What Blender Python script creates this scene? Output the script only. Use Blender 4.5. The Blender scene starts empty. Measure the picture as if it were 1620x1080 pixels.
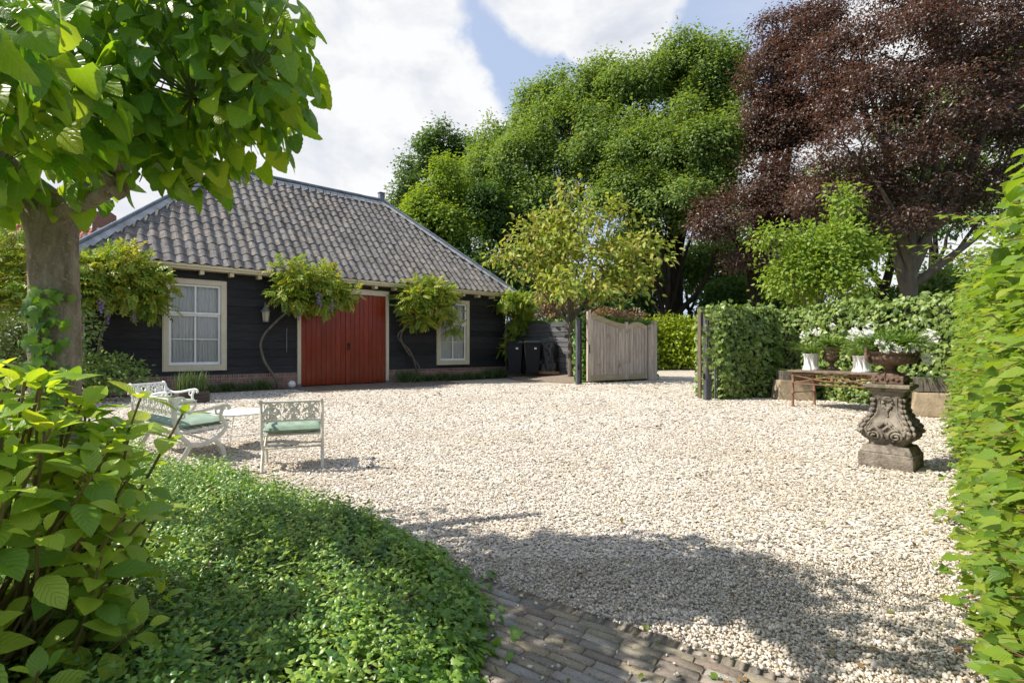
import bpy, math, random
import numpy as np
from mathutils import Matrix, Vector
rng = np.random.default_rng(7)
random.seed(7)
S = bpy.context.scene
C = S.collection
PI = math.pi
F, CH, HY = 800.0, 1.2, 552.0          # focal length in photo pixels, camera height, horizon row

# ------------------------------------------------------------------ camera, sky, sun, exposure
cam = bpy.data.cameras.new('camera')
cam.sensor_width = 36.0
cam.lens = 36.0 * F / 1620.0
cam.shift_y = (HY - 540.0) / 1620.0
cam.clip_start = 0.05
cam.clip_end = 2000
camo = bpy.data.objects.new('camera', cam)
camo.location = (0, 0, CH)
camo.rotation_euler = (PI / 2, 0, 0)
C.objects.link(camo)
S.camera = camo

SUN = Vector((-0.99, -0.12, 1.08)).normalized()
sun_el = math.asin(SUN.z)
sun_az = math.atan2(SUN.x, SUN.y)
W = bpy.data.worlds.new('World')
S.world = W
W.use_nodes = True


def build_world():
    nt = W.node_tree
    nt.nodes.clear()
    N, L = nt.nodes.new, nt.links.new
    out = N('ShaderNodeOutputWorld')
    bg = N('ShaderNodeBackground')
    bg.inputs['Strength'].default_value = 0.13
    sky = N('ShaderNodeTexSky')
    sky.sky_type = 'NISHITA'
    sky.sun_disc = False
    sky.sun_elevation = sun_el
    sky.sun_rotation = sun_az
    sky.air_density = 1.0
    sky.dust_density = 1.6
    sky.ozone_density = 1.0
    tc = N('ShaderNodeTexCoord')

    def math_(op, a, b=None, clamp=False):
        m = N('ShaderNodeMath')
        m.operation = op
        m.use_clamp = clamp
        for i, x in enumerate((a, b)):
            if x is None:
                continue
            if isinstance(x, (int, float)):
                m.inputs[i].default_value = x
            else:
                L(x, m.inputs[i])
        return m.outputs[0]

    def noise(scale, detail, rough, dist=0.0, off=(0, 0, 0), sc=(1, 1, 1)):
        mp = N('ShaderNodeMapping')
        mp.inputs['Location'].default_value = off
        mp.inputs['Scale'].default_value = sc
        L(tc.outputs['Generated'], mp.inputs['Vector'])
        n = N('ShaderNodeTexNoise')
        n.inputs['Scale'].default_value = scale
        n.inputs['Detail'].default_value = detail
        n.inputs['Roughness'].default_value = rough
        n.inputs['Distortion'].default_value = dist
        L(mp.outputs[0], n.inputs['Vector'])
        return n.outputs[0]

    n1 = noise(4.2, 9, 0.58, 0.25, (3.1, 0.2, 1.4))
    blob = None
    # the great cumulus bank on the left of the sky and smaller ones beside it
    for (x, y, r) in ((600, 170, .22), (420, 90, .25), (540, 290, .26), (715, 230, .13), (640, 290, .25), (200, 200, .5),
                      (870, -20, .12), (690, 330, .2), (970, 5, .13), (-900, 300, .6), (1800, 100, .4), (2200, 300, .6)):
        d = Vector(((x - 810) / F, 1, (HY - y) / F)).normalized()
        vm = N('ShaderNodeVectorMath')
        vm.operation = 'DISTANCE'
        L(tc.outputs['Generated'], vm.inputs[0])
        vm.inputs[1].default_value = d
        m = math_('SUBTRACT', 1.0, math_('DIVIDE', vm.outputs['Value'], r))
        m = math_('MAXIMUM', m, -0.6)
        blob = m if blob is None else math_('MAXIMUM', blob, m)
    dens = math_('ADD', blob, math_('MULTIPLY', math_('SUBTRACT', n1, 0.5), 1.5))
    n2 = noise(2.0, 6, 0.55, 0.6, (1.7, 5.0, 0.3), (1, 1, 2.2))
    wide = math_('MULTIPLY', math_('SUBTRACT', n2, 0.52), 2.0)
    mr = N('ShaderNodeMapRange')
    mr.interpolation_type = 'SMOOTHSTEP'
    mr.inputs['From Min'].default_value = -0.02
    mr.inputs['From Max'].default_value = 0.20
    L(dens, mr.inputs['Value'])
    mr2 = N('ShaderNodeMapRange')
    mr2.interpolation_type = 'SMOOTHSTEP'
    mr2.inputs['From Min'].default_value = -0.15
    mr2.inputs['From Max'].default_value = 0.65
    mr2.inputs['To Max'].default_value = 0.55
    L(wide, mr2.inputs['Value'])
    mask = math_('MAXIMUM', mr.outputs[0], mr2.outputs[0])
    # inner relief of the clouds: slightly grey undersides
    n3 = noise(6.0, 8, 0.6, 0.3, (0.4, 2.2, 0.8), (1, 1, 1.6))
    ramp = N('ShaderNodeValToRGB')
    ramp.color_ramp.elements[0].position = 0.30
    ramp.color_ramp.elements[0].color = (2.85, 3.0, 3.35, 1)
    ramp.color_ramp.elements[1].position = 0.56
    ramp.color_ramp.elements[1].color = (4.0, 4.03, 4.06, 1)
    L(n3, ramp.inputs[0])
    # thin high veil over the blue
    veil = N('ShaderNodeMix')
    veil.data_type = 'RGBA'
    veil.inputs[0].default_value = 0.8
    L(sky.outputs[0], veil.inputs[6])
    veil.inputs[7].default_value = (2.2, 2.6, 3.45, 1)
    mix = N('ShaderNodeMix')
    mix.data_type = 'RGBA'
    L(mask, mix.inputs[0])
    L(veil.outputs[2], mix.inputs[6])
    L(ramp.outputs[0], mix.inputs[7])
    L(mix.outputs[2], bg.inputs['Color'])
    L(bg.outputs[0], out.inputs['Surface'])


build_world()
sl = bpy.data.lights.new('sun', 'SUN')
sl.energy = 3.85
sl.angle = math.radians(0.55)
sl.color = (1.0, 0.93, 0.82)
so = bpy.data.objects.new('sun', sl)
so.rotation_euler = SUN.to_track_quat('Z', 'Y').to_euler()
so.location = (-20, -5, 30)
C.objects.link(so)
S.view_settings.view_transform = 'Standard'
S.view_settings.look = 'None'
S.view_settings.exposure = 0.92
S.view_settings.gamma = 1.0
S.view_settings.use_curve_mapping = False
S.cycles.max_bounces = 8
S.cycles.transparent_max_bounces = 12
S.cycles.caustics_reflective = False
S.cycles.caustics_refractive = False


HD = np.array([925., 800.]) / math.hypot(925, 800)
HN = np.array([HD[1], -HD[0]])
HP = np.array([-6.764, 16.134])


# ------------------------------------------------------------------ helpers
def G(x, y, z=0.0):
    """the place at height z seen at a photo pixel"""
    Y = (CH - z) * F / (y - HY)
    return Vector(((x - 810) / F * Y, Y, z))


def tag(o, label=None, cat=None, group=None, kind=None):
    if label:
        o['label'] = label
    if cat:
        o['category'] = cat
    if group:
        o['group'] = group
    if kind:
        o['kind'] = kind
    return o


def thing(name, label, cat, loc=(0, 0, 0), rz=0.0, group=None):
    o = bpy.data.objects.new(name, None)
    o.empty_display_size = 0.2
    C.objects.link(o)
    o.location = loc
    o.rotation_euler = (0, 0, rz)
    return tag(o, label, cat, group)


def link(name, me, parent=None, loc=None):
    o = bpy.data.objects.new(name, me)
    C.objects.link(o)
    if parent is not None:
        o.parent = parent
    if loc is not None:
        o.location = loc
    return o


def pivot(name, parent, loc=(0, 0, 0)):
    o = bpy.data.objects.new(name, None)
    o.empty_display_size = 0.1
    C.objects.link(o)
    o.parent = parent
    o.location = loc
    return o


def mesh_np(name, V, T, mat, A=None, UV=None, smooth=False):
    me = bpy.data.meshes.new(name)
    V = np.ascontiguousarray(V, dtype=np.float32)
    T = np.ascontiguousarray(T, dtype=np.int32)
    k = T.shape[1]
    me.vertices.add(len(V))
    me.vertices.foreach_set('co', V.ravel())
    me.loops.add(T.size)
    me.loops.foreach_set('vertex_index', T.ravel())
    me.polygons.add(len(T))
    me.polygons.foreach_set('loop_start', np.arange(0, T.size, k, dtype=np.int32))
    if smooth:
        me.polygons.foreach_set('use_smooth', np.ones(len(T), dtype=bool))
    if A is not None:
        at = me.attributes.new('v', 'FLOAT', 'POINT')
        at.data.foreach_set('value', np.ascontiguousarray(A, dtype=np.float32))
    if UV is not None:
        uv = me.uv_layers.new(name='UVMap')
        uv.data.foreach_set('uv', np.ascontiguousarray(UV[T.ravel()], dtype=np.float32).ravel())
    me.materials.append(mat)
    me.update(calc_edges=True)
    return me


class MB:
    """collects shapes for ONE mesh object"""

    def __init__(self):
        self.V, self.Fc, self.A = [], [], []

    def add(self, vs, fs, v=0.0):
        b = len(self.V)
        self.V += [tuple(p) for p in vs]
        self.Fc += [tuple(b + i for i in f) for f in fs]
        self.A += [v] * len(vs)
        return self

    def hexa(self, p, v=0.0):
        return self.add(p, [(0, 3, 2, 1), (4, 5, 6, 7), (0, 1, 5, 4), (1, 2, 6, 5), (2, 3, 7, 6), (3, 0, 4, 7)], v)

    def box(self, x0, x1, y0, y1, z0, z1, v=0.0, M=None):
        p = [Vector(q) for q in ((x0, y0, z0), (x1, y0, z0), (x1, y1, z0), (x0, y1, z0), (x0, y0, z1), (x1, y0, z1), (x1, y1, z1), (x0, y1, z1))]
        if M is not None:
            p = [M @ q for q in p]
        return self.hexa(p, v)

    def tube(self, pts, r, n=8, v=0.0, flat=1.0, up=None, cap=True):
        pts = [Vector(p) for p in pts]
        m = len(pts)
        rr = [r] * m if isinstance(r, (int, float)) else list(r)
        if len(rr) == 2 and m > 2:
            rr = [rr[0] + (rr[1] - rr[0]) * i / (m - 1) for i in range(m)]
        vs, fs = [], []
        t0 = (pts[1] - pts[0]).normalized()
        a = Vector(up) if up else (Vector((0, 0, 1)) if abs(t0.z) < .9 else Vector((1, 0, 0)))
        a = (a - t0 * a.dot(t0)).normalized()
        for i in range(m):
            t = (pts[min(i + 1, m - 1)] - pts[max(i - 1, 0)])
            t = t.normalized() if t.length > 1e-9 else t0
            if up:
                a = Vector(up)
            q = a - t * a.dot(t)
            a = q.normalized() if q.length > 1e-6 else a
            b = t.cross(a)
            for k in range(n):
                w = 2 * PI * k / n
                vs.append(pts[i] + a * (math.cos(w) * rr[i] * flat) + b * (math.sin(w) * rr[i]))
        for i in range(m - 1):
            for k in range(n):
                k2 = (k + 1) % n
                fs.append((i * n + k, i * n + k2, (i + 1) * n + k2, (i + 1) * n + k))
        if cap:
            fs.append(tuple(reversed(range(n))))
            fs.append(tuple((m - 1) * n + k for k in range(n)))
        return self.add(vs, fs, v)

    def lathe(self, prof, n=28, c=(0, 0, 0), flute=None, v=0.0):
        vs, fs = [], []
        for j, (r, z) in enumerate(prof):
            for k in range(n):
                w = 2 * PI * k / n
                q = r * (flute(w, z) if flute else 1.0)
                vs.append((c[0] + q * math.cos(w), c[1] + q * math.sin(w), c[2] + z))
        for j in range(len(prof) - 1):
            for k in range(n):
                k2 = (k + 1) % n
                fs.append((j * n + k, j * n + k2, (j + 1) * n + k2, (j + 1) * n + k))
        fs.append(tuple(reversed(range(n))))
        fs.append(tuple((len(prof) - 1) * n + k for k in range(n)))
        return self.add(vs, fs, v)

    def mesh(self, name, mat, smooth=0):
        me = bpy.data.meshes.new(name)
        me.from_pydata(self.V, [], self.Fc)
        at = me.attributes.new('v', 'FLOAT', 'POINT')
        at.data.foreach_set('value', np.array(self.A, dtype=np.float32))
        me.materials.append(mat)
        if smooth:
            me.polygons.foreach_set('use_smooth', np.ones(len(me.polygons), dtype=bool))
            me.set_sharp_from_angle(angle=math.radians(smooth))
        me.update()
        return me

    def build(self, name, mat, parent=None, smooth=0, bevel=0.0, kind=None, label=None, loc=None):
        o = link(name, self.mesh(name, mat, smooth), parent, loc)
        if bevel:
            b = o.modifiers.new('bevel', 'BEVEL')
            b.width = bevel
            b.segments = 2
            b.limit_method = 'ANGLE'
            b.harden_normals = False
        if kind:
            o['kind'] = kind
        if label:
            o['label'] = label
        return o


def spline(pts, n=8):
    """Catmull-Rom through the points"""
    P = [Vector(p) for p in pts]
    P = [P[0] * 2 - P[1]] + P + [P[-1] * 2 - P[-2]]
    out = []
    for i in range(1, len(P) - 2):
        for k in range(n):
            t = k / n
            a, b, c, d = P[i - 1], P[i], P[i + 1], P[i + 2]
            out.append(0.5 * ((2 * b) + (c - a) * t + (2 * a - 5 * b + 4 * c - d) * t * t + (3 * b - a - 3 * c + d) * t ** 3))
    out.append(P[-2])
    return out


# ------------------------------------------------------------------ materials
def base_mat(name):
    m = bpy.data.materials.new(name)
    m.use_nodes = True
    nt = m.node_tree
    return m, nt.nodes.new, nt.links.new, nt.nodes['Principled BSDF'], nt.nodes['Material Output']


def rand_node(N, L):
    """one random number per piece: the stored value of a joined piece plus the object's own"""
    at = N('ShaderNodeAttribute')
    at.attribute_name = 'v'
    oi = N('ShaderNodeObjectInfo')
    a = N('ShaderNodeMath')
    L(at.outputs['Fac'], a.inputs[0])
    L(oi.outputs['Random'], a.inputs[1])
    f = N('ShaderNodeMath')
    f.operation = 'FRACT'
    L(a.outputs[0], f.inputs[0])
    return f.outputs[0]


def surf(name, c1, c2, scale=5.0, rough=0.7, bump=0.0, bscale=None, rv=0.0, stretch=(1, 1, 1), metal=0.0, spec=0.4, lo=0.35, hi=0.65,
         spot=None, spot_scale=3.0, spot_lo=0.55, spot_hi=0.7, coat=0.0, tint=None, rough2=None):
    m, N, L, b, out = base_mat(name)
    tc = N('ShaderNodeTexCoord')
    oi = N('ShaderNodeObjectInfo')
    ad = N('ShaderNodeVectorMath')
    ml = N('ShaderNodeVectorMath')
    ml.operation = 'SCALE'
    cb = N('ShaderNodeCombineXYZ')
    for i in range(3):
        L(oi.outputs['Random'], cb.inputs[i])
    L(cb.outputs[0], ml.inputs[0])
    ml.inputs['Scale'].default_value = 37.0 if rv else 0.0
    L(tc.outputs['Object'], ad.inputs[0])
    L(ml.outputs[0], ad.inputs[1])
    mp = N('ShaderNodeMapping')
    mp.inputs['Scale'].default_value = stretch
    L(ad.outputs[0], mp.inputs['Vector'])
    n = N('ShaderNodeTexNoise')
    n.inputs['Scale'].default_value = scale
    n.inputs['Detail'].default_value = 8
    n.inputs['Roughness'].default_value = 0.62
    L(mp.outputs[0], n.inputs['Vector'])
    r = N('ShaderNodeValToRGB')
    r.color_ramp.elements[0].position = lo
    r.color_ramp.elements[1].position = hi
    r.color_ramp.elements[0].color = (*c1, 1)
    r.color_ramp.elements[1].color = (*c2, 1)
    L(n.outputs[0], r.inputs[0])
    col = r.outputs[0]
    if spot:
        n2 = N('ShaderNodeTexNoise')
        n2.inputs['Scale'].default_value = spot_scale
        n2.inputs['Detail'].default_value = 10
        n2.inputs['Roughness'].default_value = 0.7
        L(ad.outputs[0], n2.inputs['Vector'])
        mr = N('ShaderNodeMapRange')
        mr.inputs['From Min'].default_value = spot_lo
        mr.inputs['From Max'].default_value = spot_hi
        L(n2.outputs[0], mr.inputs['Value'])
        mx = N('ShaderNodeMix')
        mx.data_type = 'RGBA'
        L(mr.outputs[0], mx.inputs[0])
        L(col, mx.inputs[6])
        mx.inputs[7].default_value = (*spot, 1)
        col = mx.outputs[2]
    if rv or tint:
        rd = rand_node(N, L)
        if tint:
            rr = N('ShaderNodeValToRGB')
            while len(rr.color_ramp.elements) < len(tint):
                rr.color_ramp.elements.new(0.5)
            for i, t in enumerate(tint):
                rr.color_ramp.elements[i].position = i / max(1, len(tint) - 1)
                rr.color_ramp.elements[i].color = (*t, 1)
            L(rd, rr.inputs[0])
            mx = N('ShaderNodeMix')
            mx.data_type = 'RGBA'
            mx.blend_type = 'MULTIPLY'
            mx.inputs[0].default_value = 1.0
            L(col, mx.inputs[6])
            L(rr.outputs[0], mx.inputs[7])
            col = mx.outputs[2]
        if rv:
            hs = N('ShaderNodeHueSaturation')
            mr = N('ShaderNodeMapRange')
            mr.inputs['To Min'].default_value = 1 - rv
            mr.inputs['To Max'].default_value = 1 + rv
            L(rd, mr.inputs['Value'])
            L(mr.outputs[0], hs.inputs['Value'])
            L(col, hs.inputs['Color'])
            col = hs.outputs[0]
    L(col, b.inputs['Base Color'])
    if rough2 is not None:
        mr = N('ShaderNodeMapRange')
        mr.inputs['From Min'].default_value = 0.3
        mr.inputs['From Max'].default_value = 0.7
        mr.inputs['To Min'].default_value = rough
        mr.inputs['To Max'].default_value = rough2
        L(n.outputs[0], mr.inputs['Value'])
        L(mr.outputs[0], b.inputs['Roughness'])
    else:
        b.inputs['Roughness'].default_value = rough
    b.inputs['Metallic'].default_value = metal
    b.inputs['Specular IOR Level'].default_value = spec
    b.inputs['Coat Weight'].default_value = coat
    if bump:
        n3 = N('ShaderNodeTexNoise')
        n3.inputs['Scale'].default_value = bscale or scale * 4
        n3.inputs['Detail'].default_value = 8
        n3.inputs['Roughness'].default_value = 0.65
        L(mp.outputs[0], n3.inputs['Vector'])
        bp = N('ShaderNodeBump')
        bp.inputs['Strength'].default_value = min(1.0, bump)
        bp.inputs['Distance'].default_value = 0.02 * max(1.0, bump)
        L(n3.outputs[0], bp.inputs['Height'])
        L(bp.outputs[0], b.inputs['Normal'])
    return m


def leaf_mat(name, cols, trans=0.45, tcol=None, rough=0.42, spec=0.45, veins=0.0, nv=7.0, thue=1.0):
    """cols: a list of leaf colours (each leaf picks one along the ramp); light passes through"""
    m, N, L, b, out = base_mat(name)
    rd = rand_node(N, L)
    r = N('ShaderNodeValToRGB')
    while len(r.color_ramp.elements) < len(cols):
        r.color_ramp.elements.new(0.5)
    for i, c in enumerate(cols):
        r.color_ramp.elements[i].position = i / max(1, len(cols) - 1)
        r.color_ramp.elements[i].color = (*c, 1)
    L(rd, r.inputs[0])
    col = r.outputs[0]
    if veins:
        uv = N('ShaderNodeUVMap')
        sp = N('ShaderNodeSeparateXYZ')
        L(uv.outputs[0], sp.inputs[0])

        def mth(op, a, bb=None):
            q = N('ShaderNodeMath')
            q.operation = op
            for i, x in enumerate((a, bb)):
                if x is None:
                    continue
                if isinstance(x, (int, float)):
                    q.inputs[i].default_value = x
                else:
                    L(x, q.inputs[i])
            return q.outputs[0]
        au = mth('MULTIPLY', mth('ABSOLUTE', mth('SUBTRACT', sp.outputs[0], 0.5)), 2.0)
        ph = mth('SUBTRACT', sp.outputs[1], mth('MULTIPLY', au, 0.32))
        s = mth('ABSOLUTE', mth('SINE', mth('MULTIPLY', ph, PI * nv)))
        vein = mth('POWER', mth('SUBTRACT', 1.0, s), 4.0)
        mid = mth('LESS_THAN', au, 0.05)
        vv = mth('MAXIMUM', vein, mid)
        mx = N('ShaderNodeMix')
        mx.data_type = 'RGBA'
        L(mth('MULTIPLY', vv, veins), mx.inputs[0])
        L(col, mx.inputs[6])
        mx.inputs[7].default_value = (0.34, 0.46, 0.12, 1)
        col = mx.outputs[2]
        bp = N('ShaderNodeBump')
        bp.inputs['Strength'].default_value = 0.55
        bp.inputs['Distance'].default_value = 0.006
        bp.invert = True
        L(vv, bp.inputs['Height'])
        L(bp.outputs[0], b.inputs['Normal'])
    L(col, b.inputs['Base Color'])
    b.inputs['Roughness'].default_value = rough
    b.inputs['Specular IOR Level'].default_value = spec
    tr = N('ShaderNodeBsdfTranslucent')
    mx = N('ShaderNodeMix')
    mx.data_type = 'RGBA'
    mx.blend_type = 'MULTIPLY'
    mx.inputs[0].default_value = 1.0
    L(col, mx.inputs[6])
    mx.inputs[7].default_value = (*(tcol or (2.0, 1.75, 0.55)), 1)
    mx.clamp_result = True
    L(mx.outputs[2], tr.inputs['Color'])
    ms = N('ShaderNodeMixShader')
    ms.inputs[0].default_value = trans
    L(b.outputs[0], ms.inputs[1])
    L(tr.outputs[0], ms.inputs[2])
    L(ms.outputs[0], out.inputs['Surface'])
    return m


def gravel_mat(name, far):
    m, N, L, b, out = base_mat(name)
    cols = [(0.20, 0.17, 0.14), (0.40, 0.345, 0.275), (0.56, 0.495, 0.405), (0.62, 0.565, 0.48), (0.50, 0.41, 0.29), (0.71, 0.67, 0.605), (0.64, 0.585, 0.50), (0.33, 0.31, 0.285), (0.75, 0.715, 0.655)]
    r = N('ShaderNodeValToRGB')
    while len(r.color_ramp.elements) < len(cols):
        r.color_ramp.elements.new(0.5)
    for i, c in enumerate(cols):
        r.color_ramp.elements[i].position = i / (len(cols) - 1)
        r.color_ramp.elements[i].color = (*c, 1)
    tc = N('ShaderNodeTexCoord')
    if far:
        vo = N('ShaderNodeTexVoronoi')
        vo.inputs['Scale'].default_value = 36
        L(tc.outputs['Object'], vo.inputs['Vector'])
        sx = N('ShaderNodeSeparateColor')
        L(vo.outputs['Color'], sx.inputs[0])
        L(sx.outputs[0], r.inputs[0])
        bp = N('ShaderNodeBump')
        bp.inputs['Strength'].default_value = 1.0
        bp.inputs['Distance'].default_value = 0.022
        bp.invert = True
        L(vo.outputs['Distance'], bp.inputs['Height'])
        L(bp.outputs[0], b.inputs['Normal'])
    else:
        L(rand_node(N, L), r.inputs[0])
    n = N('ShaderNodeTexNoise')
    n.inputs['Scale'].default_value = 0.55
    n.inputs['Detail'].default_value = 6
    n.inputs['Roughness'].default_value = 0.6
    L(tc.outputs['Object'], n.inputs['Vector'])
    mr = N('ShaderNodeMapRange')
    mr.inputs['From Min'].default_value = 0.45
    mr.inputs['From Max'].default_value = 0.72
    mr.inputs['To Max'].default_value = 0.55
    L(n.outputs[0], mr.inputs['Value'])
    mx = N('ShaderNodeMix')
    mx.data_type = 'RGBA'
    L(mr.outputs[0], mx.inputs[0])
    L(r.outputs[0], mx.inputs[6])
    mx.inputs[7].default_value = (0.40, 0.33, 0.24, 1)
    L(mx.outputs[2], b.inputs['Base Color'])
    b.inputs['Roughness'].default_value = 0.85
    b.inputs['Specular IOR Level'].default_value = 0.25
    return m


M = {}
M['soil'] = surf('soil', (0.05, 0.036, 0.024), (0.10, 0.075, 0.05), 9, 0.95, 0.8)
M['woodland_floor'] = surf('woodland_floor', (0.035, 0.05, 0.014), (0.09, 0.12, 0.035), 0.6, 0.95, 0.5, 9)
M['gravel'] = gravel_mat('gravel', True)
M['stone_chip'] = gravel_mat('stone_chip', False)
M['gravel_bed'] = surf('gravel_bed', (0.20, 0.16, 0.12), (0.36, 0.31, 0.25), 30, 0.95, 0.6)
M['path_brick'] = surf('path_brick', (0.37, 0.335, 0.285), (0.53, 0.485, 0.42), 26, 0.9, 0.7, 60, 0.28, spot=(0.10, 0.10, 0.075), spot_scale=14,
                       spot_lo=.52, spot_hi=.66, tint=[(1.1, .95, .86), (.84, .9, .96), (1.2, 1.1, .84), (.92, .88, .85), (1.08, .98, .92), (.74, .82, .9), (1.0, .97, .92)])
M['path_sand'] = surf('path_sand', (0.13, 0.108, 0.08), (0.26, 0.22, 0.17), 22, 1.0, 0.6)
M['yard_brick'] = surf('yard_brick', (0.15, 0.115, 0.09), (0.24, 0.19, 0.15), 12, 0.9, 0.4, None, 0.25)
M['black_board'] = surf('black_board', (0.013, 0.013, 0.014), (0.030, 0.030, 0.032), 9, 0.62, 0.5, 30, 0.35, stretch=(.35, 1, 5), spec=0.3)
M['grey_board'] = surf('grey_board', (0.065, 0.066, 0.072), (0.165, 0.165, 0.17), 6, 0.8, 0.6, 24, 0.3, stretch=(.35, 1, 5), spec=0.25)
M['wall_core'] = surf('wall_core', (0.01, 0.01, 0.01), (0.02, 0.02, 0.02), 5, 0.9)
M['plinth_brick'] = surf('plinth_brick', (0.19, 0.10, 0.075), (0.31, 0.19, 0.145), 14, 0.9, 0.4, None, 0.22)
M['mortar'] = surf('mortar', (0.42, 0.38, 0.33), (0.52, 0.48, 0.42), 20, 0.95, 0.3)
M['cream_paint'] = surf('cream_paint', (0.60, 0.53, 0.36), (0.66, 0.59, 0.42), 4, 0.45, 0.08, 60)
M['frame_paint'] = surf('frame_paint', (0.56, 0.50, 0.36), (0.61, 0.55, 0.41), 4, 0.45, 0.08, 60)
M['white_paint'] = surf('white_paint', (0.76, 0.76, 0.73), (0.82, 0.82, 0.79), 5, 0.4, 0.05, 40)
M['red_paint'] = surf('red_paint', (0.195, 0.023, 0.007), (0.235, 0.030, 0.009), 3, 0.16, 0.10, 18, 0.12, stretch=(1, 1, .15), spec=0.36, rough2=.32)
M['black_iron'] = surf('black_iron', (0.015, 0.015, 0.015), (0.03, 0.03, 0.03), 30, 0.45, 0.2, metal=0.6)
M['tile'] = surf('tile', (0.122, 0.114, 0.106), (0.232, 0.219, 0.205), 7, 0.85, 0.5, 40, 0.2, spec=.15, spot=(0.30, 0.275, 0.23), spot_scale=11, spot_lo=.60, spot_hi=.72,
                 tint=[(1, 1, 1), (1.04, 1.0, .97), (.97, .98, 1.02), (1, 1, 1), (1.10, 1.02, .95)])
M['roof_deck'] = surf('roof_deck', (0.04, 0.04, 0.042), (0.07, 0.07, 0.072), 6, 0.9)
M['lead'] = surf('lead', (0.25, 0.255, 0.265), (0.44, 0.445, 0.455), 3, 0.6, 0.3, 20, spec=0.35)
M['dark_lead'] = surf('dark_lead', (0.10, 0.12, 0.15), (0.18, 0.21, 0.25), 5, 0.5, 0.2)
M['curtain'] = surf('curtain', (0.74, 0.74, 0.71), (0.84, 0.84, 0.81), 3, 0.9, 0.1, stretch=(8, 1, 1))
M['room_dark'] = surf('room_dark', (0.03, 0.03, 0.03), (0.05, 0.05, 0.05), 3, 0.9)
M['red_tile'] = surf('red_tile', (0.20, 0.055, 0.03), (0.33, 0.10, 0.055), 4, 0.8, 0.4, None, 0.25)
M['red_wall'] = surf('red_wall', (0.22, 0.12, 0.09), (0.3, 0.17, 0.12), 8, 0.9, 0.3)
M['gate_wood'] = surf('gate_wood', (0.31, 0.25, 0.20), (0.52, 0.445, 0.37), 5, 0.85, 0.6, 22, 0.14, stretch=(4, 4, .3), spec=0.2, spot=(0.17, 0.135, 0.10), spot_scale=2.2, spot_lo=.56, spot_hi=.74)
M['gate_rail'] = surf('gate_rail', (0.30, 0.245, 0.15), (0.44, 0.37, 0.24), 5, 0.85, 0.5, 22, 0.1, stretch=(.4, 4, 4), spec=0.2)
M['post_dark'] = surf('post_dark', (0.05, 0.052, 0.06), (0.10, 0.10, 0.11), 5, 0.8, 0.4, None, 0.1, stretch=(3, 3, .4))
M['post_brown'] = surf('post_brown', (0.085, 0.062, 0.042), (0.16, 0.122, 0.085), 5, 0.85, 0.5, None, 0.1, stretch=(3, 3, .4))
M['bin_plastic'] = surf('bin_plastic', (0.010, 0.011, 0.014), (0.016, 0.017, 0.021), 12, 0.6, 0.1, spec=.2)
M['tarp'] = surf('tarp', (0.010, 0.010, 0.012), (0.02, 0.02, 0.022), 4, 0.35, 0.9, 5)
M['paper'] = surf('paper', (0.6, 0.6, 0.6), (0.72, 0.72, 0.7), 30, 0.7)
M['pallet_wood'] = surf('pallet_wood', (0.22, 0.14, 0.08), (0.34, 0.23, 0.14), 6, 0.85, 0.4, None, 0.15)
M['bark_linden'] = surf('bark_linden', (0.19, 0.15, 0.108), (0.40, 0.34, 0.265), 7, 0.92, 1.6, 26, stretch=(2.2, 2.2, .7), spot=(0.46, 0.41, 0.33), spot_scale=60, spot_lo=.56, spot_hi=.64, spec=.2)
M['bark_dark'] = surf('bark_dark', (0.018, 0.014, 0.010), (0.045, 0.036, 0.027), 3, 0.95, 0.9, 9, stretch=(3, 3, .6), spec=.15)
M['bark_beech'] = surf('bark_beech', (0.09, 0.072, 0.054), (0.18, 0.148, 0.112), 1.5, 0.9, 0.5, 6, stretch=(2, 2, .7), spec=.2)
M['bark_grey'] = surf('bark_grey', (0.09, 0.075, 0.058), (0.19, 0.165, 0.13), 5, 0.92, 0.8, 16, stretch=(3, 3, .6), spec=.2)
M['twig_red'] = surf('twig_red', (0.11, 0.05, 0.025), (0.22, 0.11, 0.055), 12, 0.75, 0.3)
M['hydrangea_stem'] = surf('hydrangea_stem', (0.12, 0.11, 0.03), (0.2, 0.12, 0.05), 5, 0.7, 0.3)
M['twig_green'] = surf('twig_green', (0.10, 0.13, 0.03), (0.17, 0.20, 0.06), 12, 0.6)
M['iron_white'] = surf('iron_white', (0.56, 0.53, 0.45), (0.70, 0.68, 0.61), 14, 0.5, 0.35, 40, spot=(0.30, 0.22, 0.14), spot_scale=16, spot_lo=.64, spot_hi=.74)
M['white_metal'] = surf('white_metal', (0.74, 0.74, 0.72), (0.80, 0.80, 0.78), 8, 0.35, 0.1)
M['cushion'] = surf('cushion', (0.21, 0.29, 0.225), (0.25, 0.335, 0.26), 5, 0.85, 0.35, 130, spec=.2)
M['cushion_pale'] = surf('cushion_pale', (0.40, 0.46, 0.33), (0.46, 0.52, 0.38), 5, 0.85, 0.35, 130, spec=.2)
M['old_stone'] = surf('old_stone', (0.145, 0.124, 0.10), (0.31, 0.272, 0.225), 7, 0.95, 1.0, 30, spot=(0.065, 0.055, 0.045), spot_scale=5, spot_lo=.50, spot_hi=.64, spec=.15)
M['cap_stone'] = surf('cap_stone', (0.16, 0.135, 0.10), (0.30, 0.26, 0.20), 9, 0.95, 0.9, 34, spot=(0.10, 0.105, 0.05), spot_scale=6, spot_lo=.50, spot_hi=.64, spec=.15)
M['block_stone'] = surf('block_stone', (0.26, 0.205, 0.135), (0.40, 0.325, 0.225), 5, 0.95, 0.7, 30, spot=(0.15, 0.12, 0.08), spot_scale=4, spot_lo=.55, spot_hi=.7, spec=.15)
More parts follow.
